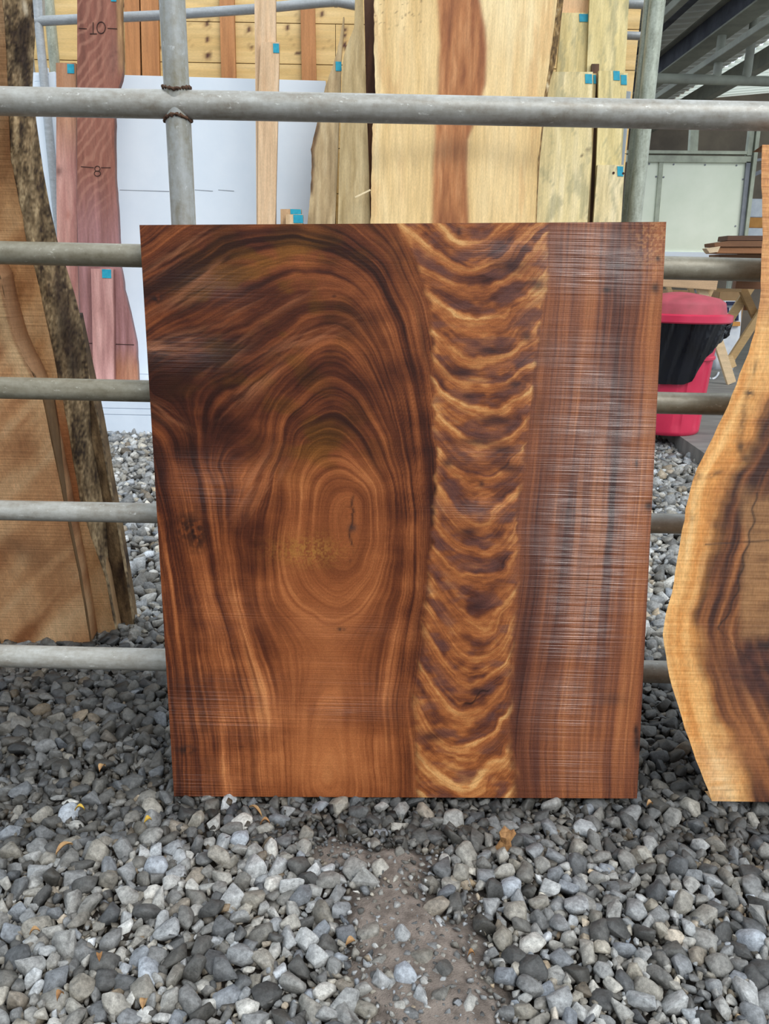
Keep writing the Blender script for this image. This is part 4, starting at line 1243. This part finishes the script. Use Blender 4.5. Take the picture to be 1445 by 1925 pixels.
# grey tan pair with live edges
pl = stand(.0)
g6 = grainy((148, 124, 88), (178, 152, 112), (198, 174, 134), 244, 7, 70, 1.9, 9)
lc = curve([(645, 32), (641, 60), (633, 98), (628, 115), (616, 150), (606, 180), (596, 230), (588, 265), (584, 282), (586, 310), (583, 362), (580, 400), (578, 430), (572, 780)])
rc = curve([(647, 32), (646, 60), (643, 90), (641, 113), (640, 180), (637, 229), (634, 316), (629, 430), (620, 780)])
def c6a(px, py):
    c = g6(px, py)
    c = mix(c, pal(fbm(px / 3, py / 12, 247, 3), [(62, 44, 30), (132, 98, 62)]), sst(9, 3, px - lc(py) + 4 * (fbm(px / 9, py / 30, 248, 2) - .5)) * sst(215, 240, py) * sst(375, 355, py))
    return c
yy = np.linspace(32, 780, 70)
o = board('leaning_board', [(float(lc(y)) + random.uniform(-.8, .8), y, float(rc(y)), y) for y in yy], pl, .04, c6a, M['wood'], 'grey tan board tapering to a splintered point, bark on its edge', 'board', GRP, 20, 160)
tape(o, 636, 124.5, 11, 18, pl)
lc2 = curve([(667, -90), (667, 0), (666, 50), (656, 75), (648, 95), (643, 125), (642.5, 180), (640, 232), (637, 330), (635, 430), (628, 780)])
rc2 = curve([(678, -90), (682, 0), (685, 90), (688, 180), (692, 282), (694, 350), (696, 430), (700, 780)])
yy = np.linspace(-90, 780, 50)
board('leaning_board', [(float(lc2(y)), y, float(rc2(y)), y) for y in yy], stand(-.05), .038, grainy((160, 136, 92), (184, 160, 116), (204, 182, 138), 250, 7, 80, 1.8, 9), M['wood'], 'grey tan board narrowing upward right beside the big cream slab', 'board', GRP, 16, 120)
board('leaning_board', [(-90, 682, 706), (180, 688, 709), (330, 694, 712), (780, 700, 720)], stand(.09), .04, grainy((70, 48, 38), (104, 74, 58), (128, 94, 74), 254, 7, 120), M['wood'], 'dark brown board edge peeping out between grey tan board and cream slab', 'board', GRP, 10, 60)
# the big cream slab
pl = stand(-.13)
lb = curve([(703, -90), (703, 0), (703, 100), (706, 180), (700, 240), (699, 300), (697, 350), (696, 430), (694, 780)])
rbb = curve([(1052, -90), (1047, 0), (1041, 53), (1034, 110), (1028, 147), (1022, 184), (1018, 239), (1012, 297), (1008, 368), (1006, 430), (1000, 780)])
s0 = curve([(820, -90), (823, 0), (827, 83), (825, 166), (818, 249), (815, 332), (812, 430), (808, 780)])
s1 = curve([(895, -90), (899, 0), (910, 53), (913, 92), (910, 158), (886, 239), (876, 263), (873, 316), (878, 430), (880, 780)])
def c7(px, py):
    wv = 5 * (fbm(px / 20, py / 60, 260, 3) - .5)
    c = grainy((214, 178, 118), (232, 200, 144), (242, 218, 168), 262, 26, 260, 1.3)(px, py)
    c = mix(c, np.broadcast_to(lin(206, 160, 104), c.shape), .5 * sst(.5, .7, fbm(px / 14, py / 90, 266, 3)) * sst(60, 20, np.minimum(np.abs(px - 715), np.abs(px - rbb(py) + 22))))
    st = sst(-7, 4, px - s0(py) + wv) * sst(7, -4, px - s1(py) + wv)
    c = mix(c, grainy((138, 80, 44), (174, 112, 66), (198, 138, 90), 268, 8, 70, 1.6)(px, py), st)
    ringd = .55 * np.exp(-((px - s1(py) + wv) / 5) ** 2)
    c = mix(c, np.broadcast_to(lin(150, 84, 46), c.shape), ringd)
    dark_band = np.exp(-((py - 292 + 8 * np.sin(px / 60)) / 26) ** 2) * (.45 + .4 * st)  # darker band across the slab
    c = c * (1 - .42 * dark_band)[..., None]
    wh = sst(.80, .86, vn(px / 3, py / 3, 270)) * sst(90, 20, py) * (px < 800)
    c = mix(c, np.broadcast_to(lin(96, 66, 44), c.shape), .6 * wh)
    return c
yy = np.linspace(-90, 780, 80)
big = board('cream_slab', [(float(lb(y)) + random.uniform(-.9, .9), y, float(rbb(y)), y) for y in yy], pl, .07, c7, M['wood'], 'big cream coloured slab with a reddish brown heartwood stripe', 'slab', None, 110, 240)
ro = lambda y: rbb(y) + np.interp(y, [-90, 0, 110, 130, 147, 184, 240, 430], [13, 12, 11, 10, 7, 6, 3, 2])
strip('bark_edge', rbb, ro, -90, 430, pl, (pl[0] + .05, pl[1]), lambda px, py: pal(fbm(px / 4, py / 9, 274, 4) + .45 * np.clip(blob(px, py, 1029, 160, 4, 22), 0, 1), [(52, 38, 26), (98, 76, 48), (150, 120, 76), (214, 196, 160)]), M['bark'], big, nx=8, ny=160, amp=.012, thick=.004)
MB().bar(P(667, 371, pl[0] - .03, S), P(696, 357, pl[0] - .01, S), .012, .008).build('splinter', M['lumber'], big, col=lin(220, 200, 160))
# yellow boards on the other side
ylw = lambda s_, a=(196, 176, 118), b=(220, 200, 140), c_=(232, 214, 160): (lambda px, py: mix(grainy(a, b, c_, s_, 9, 120, 1.5, 9)(px, py), np.broadcast_to(lin(150, 146, 112), px.shape + (3,)), .55 * sst(.56, .70, fbm(px / 9 + 3 * fbm(px / 40, py / 40, s_ + 7, 2), py / 55, s_ + 3, 3))))
pk = grainy((206, 160, 116), (222, 180, 134), (232, 196, 152), 280, 9, 60)
board('leaning_board', [(-90, 1056, 1110), (8, 1056, 1108), (60, 1056, 1106), (400, 1050, 1096), (780, 1040, 1085)], stand(.19), .035, pk, M['wood'], 'pinkish board just showing above a tagged yellow board', 'board', GRP, 10, 60)
pl = stand(.15)
o = board('leaning_board', [(24, 1056, 1106), (135, 1046, 1102), (400, 1040, 1094), (780, 1030, 1080)], pl, .035, ylw(284), M['wood'], 'yellow streaky board with a dark knot and tag beside the bark edge', 'board', GRP, 14, 90)
tape(o, 1097, 33.5, 17, 15, pl)
board('leaning_board', [(-90, 1109, 1186), (0, 1108, 1182), (131, 1103, 1175), (400, 1094, 1163), (780, 1080, 1144)], stand(.11), .035, ylw(288), M['wood'], 'tallest yellow board with two nail holes by the thin post', 'board', GRP, 18, 110)
pl = stand(.0)
o = board('leaning_board', [(138, 1108, 1121), (239, 1106, 1115.5), (430, 1096, 1107), (780, 1084, 1092)], stand(.04), .035, grainy((150, 118, 78), (196, 170, 116), (210, 188, 136), 292, 7, 90), M['wood'], 'yellow board mostly hidden, its narrow tag beside a broader tagged board', 'board', GRP, 8, 60)
tape(o, 1117.5, 149, 5, 17, stand(.04))
def c8(px, py):
    c = ylw(296, (202, 182, 128), (224, 204, 150), (236, 218, 172))(px, py)
    for x, y, r in ((1105, 283, 3.2), (1118, 275, 2), (1093, 294, 1.5)):
        c = mix(c, np.broadcast_to(lin(70, 46, 30), c.shape), np.clip(blob(px, py, x, y, r, r) * 1.4, 0, 1))
    return c
o = board('leaning_board', [(135, 1037, 1114), (239, 1018.5, 1112), (297, 1013, 1112), (430, 1008, 1103), (780, 1000, 1088)], pl, .035, c8, M['wood'], 'broad yellow board with one tag overlapped by the cream slab', 'board', GRP, 22, 100)
tape(o, 1106, 148, 13, 18, pl)
o = board('leaning_board', [(137, 1150, 1180), (240, 1146, 1172), (430, 1138, 1160), (780, 1120, 1140)], stand(.04), .035, ylw(300), M['wood'], 'yellow board with one tag, second behind, next to the white panel edge', 'board', GRP, 10, 70)
tape(o, 1172, 150, 11, 19, stand(.04))
pl = stand(.0)
o = board('leaning_board', [(133, 1125, 1163), (239, 1123, 1169), (430, 1116, 1158), (780, 1100, 1138)], pl, .035, ylw(304), M['wood'], 'yellow board with one tag standing over a lower tagged board', 'board', GRP, 12, 80)
tape(o, 1158.5, 142, 12, 18, pl)
pl = stand(-.04)
o = board('leaning_board', [(310, 1123, 1174), (420, 1115, 1167), (780, 1095, 1140)], pl, .035, ylw(308, (208, 188, 138), (226, 206, 156), (236, 220, 178)), M['wood'], 'lowest yellow board with a tag between two dark nail holes', 'board', GRP, 14, 60)
tape(o, 1165.5, 322, 11, 19, pl)
for x, y in ((1153, 325), (1171, 326)):
    c = P(x, y, pl[0] - .003, pl[1])
    MB().tube([(c.x, c.y - .002, c.z), (c.x, c.y + .004, c.z)], .009, 10).build('nail_hole', M['ink'], o)
board('leaning_board', [(120, 1112, 1126), (430, 1103, 1117), (780, 1085, 1100)], stand(.08), .025, grainy((70, 46, 28), (110, 76, 48), (130, 94, 62), 312, 6, 120), M['wood'], 'thin dark brown board in the gap between the yellow boards', 'board', GRP, 6, 50)
# ------------------------------------------------------------------ red bin
cb = G(1248, 822, FZ); YB = cb.y + .30
c0 = P(1247, 800, YB)
bx0, by0 = c0.x, YB
binr = empty('trash_bin', (bx0, by0, FZ), 'red plastic trash bin with dusty lid and black liner', 'bin', None, 'thing')
zt_ = P(1262, 640, YB - .25).z           # height just under the liner
ztop = P(1262, 600, YB).z
kk = px2m(1, c0)
R0, R1 = 62 * kk, 74 * kk


def lathe(prof, n=64, warp=None):
    vs, fs = [], []
    for j, (r, z) in enumerate(prof):
        for k in range(n):
            a = 2 * math.pi * k / n
            rr_, zz = (r, z) if warp is None else warp(a, r, z, j)
            vs.append((bx0 + rr_ * math.sin(a), by0 - rr_ * math.cos(a), zz))
    for j in range(len(prof) - 1):
        for k in range(n):
            k2 = (k + 1) % n
            fs.append((j * n + k, j * n + k2, (j + 1) * n + k2, (j + 1) * n + k))
    fs.append(tuple(range(n - 1, -1, -1))); fs.append(tuple((len(prof) - 1) * n + k for k in range(n)))
    return MB().add(vs, fs)


hb = ztop - FZ
def rad(f): return R0 + (R1 - R0) * f
def bwarp(a, r, z, j):
    f = (z - FZ) / hb
    if .08 < f < .66:                     # vertical flutes
        s = abs(((a * 9 / math.pi) % 2) - 1)
        r -= .010 * (1 if s > .72 else 0)
    return r, z
prof = [(R0 - .015, FZ), (R0, FZ + .015)] + [(rad(f), FZ + hb * f) for f in np.linspace(.04, .66, 14)] + [(rad(.67) + .012, FZ + hb * .67), (rad(.69) + .012, FZ + hb * .69), (rad(.70), FZ + hb * .70), (rad(.80), FZ + hb * .80), (rad(.81) + .010, FZ + hb * .81), (rad(.83) + .010, FZ + hb * .83), (rad(.84), FZ + hb * .84), (rad(1), ztop)]
lathe(prof, 144, bwarp).build('body', M['red'], binr, smooth=True)
RL = 93 * kk
lz0 = ztop - .015
lathe([(RL - .01, lz0), (RL, lz0 + .01), (RL, lz0 + .055), (RL - .03, lz0 + .065)], 96).build('lid_rim', M['red'], binr, smooth=True)
lid = lathe([(RL - .045, lz0 + .06), (RL - .06, lz0 + .13), (RL - .065, lz0 + .145), (RL * .72, lz0 + .175), (RL * .4, lz0 + .20), (RL * .15, lz0 + .215), (.01, lz0 + .218)], 96).build('lid', M['red_lid'], binr, smooth=True)
lid['label'] = 'dusty red domed lid'


def lwarp(a, r, z, j):
    f = j / 9
    an = ((a + math.pi) % (2 * math.pi)) - math.pi       # 0 faces the camera, positive to the right
    drop = np.interp(an, [-3.1, -1.6, -.8, .0, .15, .35, .55, .8, 1.1, 1.6, 3.1], [.30, .42, .46, .45, .43, .30, .22, .17, .12, .10, .28])
    zz = lz0 + .01 - drop * f
    base = rad((zz - FZ) / hb) + .032
    return base + .012 * (1 - f) + .006 * math.sin(a * 17 + f * 4) + .005 * math.sin(a * 31 + f * 9), zz
lin_ = lathe([(0, 0)] * 10, 120, lwarp)
lin_.f = lin_.f[:-2]
lo = lin_.build('liner', M['liner'], binr, smooth=True); lo['label'] = 'black plastic bin liner folded over the rim'
# gathered knot of the liner
an = .98
kc = P(1352, 623, by0 - .10)
vs, fs = [], []
me_k = bmesh.new(); bmesh.ops.create_icosphere(me_k, subdivisions=3, radius=1)
for v in me_k.verts:
    n_ = v.co.copy()
    f = 1 + .22 * math.sin(n_.x * 9 + n_.z * 7) * math.cos(n_.y * 8) + .1 * math.sin(n_.z * 19)
    v.co = Vector((n_.x * .075 + n_.z * .03, n_.y * .07, n_.z * .085)) * f + kc
mk = bpy.data.meshes.new('liner_knot'); me_k.to_mesh(mk); me_k.free()
for p in mk.polygons: p.use_smooth = True
link('liner_knot', mk, M['liner'], binr)

# ------------------------------------------------------------------ trestles, lumber, boxes
YT = 9.1
lumc = lambda *c: lin(*c)
def stick(name, a, b, wpx, Y, parent, col, t=.05, mat='lumber', Yb=None):
    pa = P(*a, Y); pb = P(*b, Y if Yb is None else Yb)
    return MB().bar(pa, pb, px2m(wpx, pa), t).build(name, M[mat], parent, bevel=.003, col=lin(*col))
pine_c = (206, 176, 134)
t1 = empty('trestle', G(1372, 722, FZ), 'pale pine trestle standing just behind the red bin', 'trestle', 'pine trestles', 'thing')
stick('leg', (1311, 522), (1374, 720), 17, YT, t1, (216, 188, 150))
stick('leg', (1342, 522), (1262, 712), 15, YT + .06, t1, pine_c)
stick('leg', (1250, 522), (1276, 600), 8, YT + .5, t1, pine_c)
stick('leg', (1290, 522), (1308, 575), 9, YT + .5, t1, (196, 162, 122))
stick('beam', (1240, 528), (1345, 535), 20, YT - .05, t1, (200, 166, 130), .09)
stick('brace', (1343, 545), (1392, 546), 6, YT + .3, t1, (190, 156, 112))
t2 = empty('trestle', G(1380, 690, FZ), 'darker trestle with crossed legs half hidden by the live edge board', 'trestle', 'pine trestles', 'thing')
oc = (172, 142, 98)
stick('leg', (1440, 572), (1371, 678), 14, YT + .5, t2, oc)
stick('leg', (1416, 530), (1345, 640), 16, YT + .7, t2, (182, 152, 108))
stick('leg', (1388, 528), (1440, 640), 14, YT + .62, t2, (150, 118, 76))
stick('foot', (1369, 670), (1377, 690), 11, YT + .45, t2, (200, 168, 122), .08)
stick('beam', (1380, 534), (1470, 537), 16, YT + .4, t2, (120, 80, 52), .09)
stick('gusset', (1398, 575), (1410, 575), 16, YT + .72, t2, (130, 86, 50), .04)
# table boards and lumber lying on the trestles
lum = []
def plank(pts, Y, t, col, label):
    o_ = MB().poly([P(x, y, Y) for x, y in pts], (0, t, 0)).build('lumber_piece', M['lumber'], None, bevel=.003, col=lin(*col))
    return tag(o_, label, 'lumber', 'lumber on the trestles', 'thing')
plank([(1352, 478), (1480, 478), (1480, 520), (1352, 520)], YT - .1, .3, (128, 94, 66), 'thick dark timber block at the bottom of the lumber pile')
plank([(1327, 467), (1354, 463), (1349, 474), (1333, 476)], YT - .34, .12, (214, 190, 156), 'pale sawn end of the lowest stick in the lumber pile')
plank([(1351, 464.7), (1480, 464.7), (1480, 477), (1346, 476)], YT - .28, .3, (150, 102, 66), 'orange brown stick third from the top of the lumber pile')
plank([(1342, 457), (1368, 453), (1480, 453), (1480, 464), (1343, 464)], YT - .3, .28, (122, 84, 56), 'brown wedge second from the top of the lumber pile')
plank([(1368, 443), (1480, 443), (1480, 452.4), (1366, 452.4)], YT - .26, .26, (96, 66, 48), 'dark brown topmost stick of the lumber pile')
def crate(name, pts, Y, t, mat, label, cat, group=None):
    o_ = MB().poly([P(x, y, Y) for x, y in pts], (0, t, 0)).build(name, M[mat], None, bevel=.006)
    return tag(o_, label, cat, group, 'thing')
zb = G(1360, 655, FZ)
def gbox(name, xa, ya, xb_, Y, d_, mat, label, cat, group=None):
    a = P(xa, ya, Y); b = P(xb_, ya, Y)
    o_ = MB().box((a.x, Y, FZ), (b.x, Y + d_, a.z)).build(name, M[mat], None, bevel=.01)
    return tag(o_, label, cat, group, 'thing')
gbox('cardboard_box', 1352, 548, 1402, 11.2, .5, 'card', 'brown cardboard box behind the crossed trestle legs', 'box', 'boxes in the shed')
gbox('cardboard_box', 1326, 552, 1351, 11.9, .5, 'card', 'narrow brown box right behind the bin lid', 'box', 'boxes in the shed')
gbox('storage_tub', 1296, 546, 1325, 12.6, .6, 'frame_d', 'grey blue tub behind the pale trestle', 'tub')
gbox('cardboard_box', 1255, 545, 1294, 11.2, .5, 'card', 'brown box behind the bin, beside the square board edge', 'box', 'boxes in the shed')
# paper sack
YS = 10.7
sk = empty('paper_sack', P(1378, 640, YS), 'white paper sack with navy top print and orange stripe', 'sack', None, 'thing')
sk.location.z = FZ
pts = []
x0_, x1_ = P(1354, 600, YS).x, P(1394, 600, YS).x
zt2 = P(1375, 566, YS).z
mbk = bmesh.new(); bmesh.ops.create_cube(mbk, size=1)
bmesh.ops.subdivide_edges(mbk, edges=mbk.edges[:], cuts=6, use_grid_fill=True)
for v in mbk.verts:
    x, y, z = v.co
    puff = 1 - .35 * max(0, z - .1) ** 1.3
    v.co = Vector(((x0_ + x1_) / 2 + x * (x1_ - x0_) * puff * (1 + .08 * math.cos(z * 5)), YS + .12 + y * .22 * (1 - .5 * max(0, z)), FZ + (z + .5) * (zt2 - FZ)))
ms = bpy.data.meshes.new('bag'); mbk.to_mesh(ms); mbk.free()
for p in ms.polygons: p.use_smooth = True
link('bag', ms, M['paper'], sk)
for nm, yA, yB, mt_, xa, xb_ in (('stripe', 605, 613, 'orange', 1364, 1391), ('stripe', 567, 574, 'navy', 1367, 1384), ('print', 590, 603, 'navy', 1384, 1388), ('stripe', 578, 588, 'navy', 1366, 1370)):
    MB().poly([P(xa, yA, YS - .03), P(xb_, yA, YS - .03), P(xb_, yB, YS - .03), P(xa, yB, YS - .03)], (0, .05, 0)).build(nm, M[mt_], sk)
a = G(1368, 650, FZ)
o = MB().tube([G(1353, 648, FZ + .02), G(1362, 643, FZ + .02), G(1374, 646, FZ + .02), G(1366, 651, FZ + .02), G(1354, 650, FZ + .02)], .018, 8).build('yellow_strap', M['yellow'], None, smooth=True)
tag(o, 'yellow strap lying on the floor below the paper sack', 'strap', None, 'thing')
pts = [G(1338 + 14 * math.cos(t) , 690 + 22 * math.sin(t), FZ + .012) for t in np.linspace(.5, 1.9, 14)]
o = MB().tube(pts, .012, 8).build('loose_string', M['paper'], None, smooth=True)
tag(o, 'white cord curled on the grey floor beside the bin', 'cord', None, 'thing')
# boxes stacked by the far corner of the partition
YX = 12.6
def slab_box(xa, xb_, ya, yb, Y, mat, label, d_=.5):
    a = P(xa, yb, Y); b = P(xb_, ya, Y)
    o_ = MB().box((a.x, Y, a.z), (b.x, Y + d_, b.z)).build('packing_box', M[mat], None, bevel=.008)
    return tag(o_, label, 'box', 'boxes stacked in the far corner', 'thing')
b1 = P(1400, 446, YX)
rack = empty('storage_rack', (P(1425, 446, YX).x, YX, FZ), 'pale storage rack holding boxes in the far corner', 'rack', None, 'thing')
xl_, xr_ = P(1396, 446, YX).x, P(1480, 446, YX).x
MB().box((xl_, YX - .05, b1.z - .05), (xr_, YX + .7, b1.z)).build('shelf', M['steel_l'], rack)
for x in (xl_ + .03, xr_ - .03):
    MB().box((x - .03, YX + .3, FZ), (x + .03, YX + .36, b1.z - .05)).build('leg', M['steel_l'], rack)
slab_box(1399, 1436, 429, 445.5, YX, 'paper', 'white box with blue print, lowest in the far corner pile')
slab_box(1403, 1436, 409.2, 428, YX, 'orange', 'orange box between two white boxes in the far corner')
slab_box(1406, 1438, 374, 408, YX, 'paper', 'tall white box on top of the far corner pile')

# ------------------------------------------------------------------ leaves and chips on the gravel
def leaf(px_, py_, wpx, hpx, rot, mat, label, name='dry_leaf'):
    c = G(px_, py_, .022); w_ = px2m(wpx, c); h_ = px2m(hpx, c)
    vs, fs = [], []
    n = 7
    for i in range(n + 1):
        t = i / n; wd = math.sin(math.pi * t) ** .8 * w_ / 2 + .0004
        for s in (-1, 0, 1):
            vs.append(((t - .5) * h_, s * wd, .004 + .012 * math.sin(t * 3.0) + (0 if s == 0 else .004)))
    for i in range(n):
        for s in (0, 1):
            a_ = i * 3 + s
            fs.append((a_, a_ + 3, a_ + 4, a_ + 1))
    nv = len(vs)
    vs += [(x, y, z - .0012) for x, y, z in vs]
    fs += [tuple(k + nv for k in f[::-1]) for f in fs]
    R_ = Matrix.Rotation(rot, 3, 'Z') @ Matrix.Rotation(random.uniform(-.2, .2), 3, 'X')
    o_ = MB().add([R_ @ Vector(v) + c for v in vs], fs).build(name, M[mat], None, smooth=True)
    return tag(o_, label, 'leaf', 'dry leaves on the gravel', 'thing')
leaf(194, 1449, 12, 17, 1.2, 'leaf', 'pale dry leaf on dark gravel below the bottom rail')
leaf(150, 1527, 8, 18, .1, 'leaf_y', 'slim yellow leaf on gravel below the corner of the square board')
leaf(278, 1548, 10, 14, .6, 'leaf_y', 'small bright yellow leaf below the square board')
leaf(122, 1601, 14, 34, .9, 'leaf', 'large tan leaf on pale gravel near the picture edge')
leaf(480, 1530, 6, 38, 2.4, 'leaf', 'long thin curled leaf just under the square board')
leaf(498, 1553, 10, 18, .1, 'chip', 'brown leaf lying next to a long thin one')
leaf(187, 1806, 10, 16, 1.9, 'chip', 'reddish leaf among the nearest stones')
leaf(658, 1778, 12, 20, .5, 'leaf', 'tan leaf beside the dusty bare patch')
leaf(273, 1894, 14, 20, 1.5, 'leaf', 'yellowish chip of leaf at the bottom edge of the picture')
leaf(885, 1802, 8, 14, .2, 'chip', 'orange leaf on the dusty bare patch')
leaf(115, 1880, 12, 16, 1.1, 'chip', 'orange brown leaf at the bottom corner')
leaf(66, 1758, 8, 18, .4, 'leaf', 'narrow pale leaf on gravel near the picture edge')
leaf(1220, 1518, 8, 14, .4, 'leaf', 'round tan leaf below the gap between the two leaning boards')
c = G(950, 1580, .03)
vs, fs = [], []
bmc = bmesh.new(); bmesh.ops.create_icosphere(bmc, subdivisions=2, radius=1)
for v in bmc.verts:
    n_ = v.co; f = 1 + .45 * math.sin(n_.x * 5 + n_.y * 3) * math.sin(n_.z * 6 + n_.x * 2)
    v.co = Vector((n_.x * .016, n_.y * .016, n_.z * .030)) * f + Vector((c.x + n_.z * .006, c.y, c.z))
mc = bpy.data.meshes.new('wood_chip'); bmc.to_mesh(mc); bmc.free()
o = link('wood_chip', mc, M['chip'])
tag(o, 'crumpled brown wood chip on gravel before the square board', 'chip', None, 'thing')
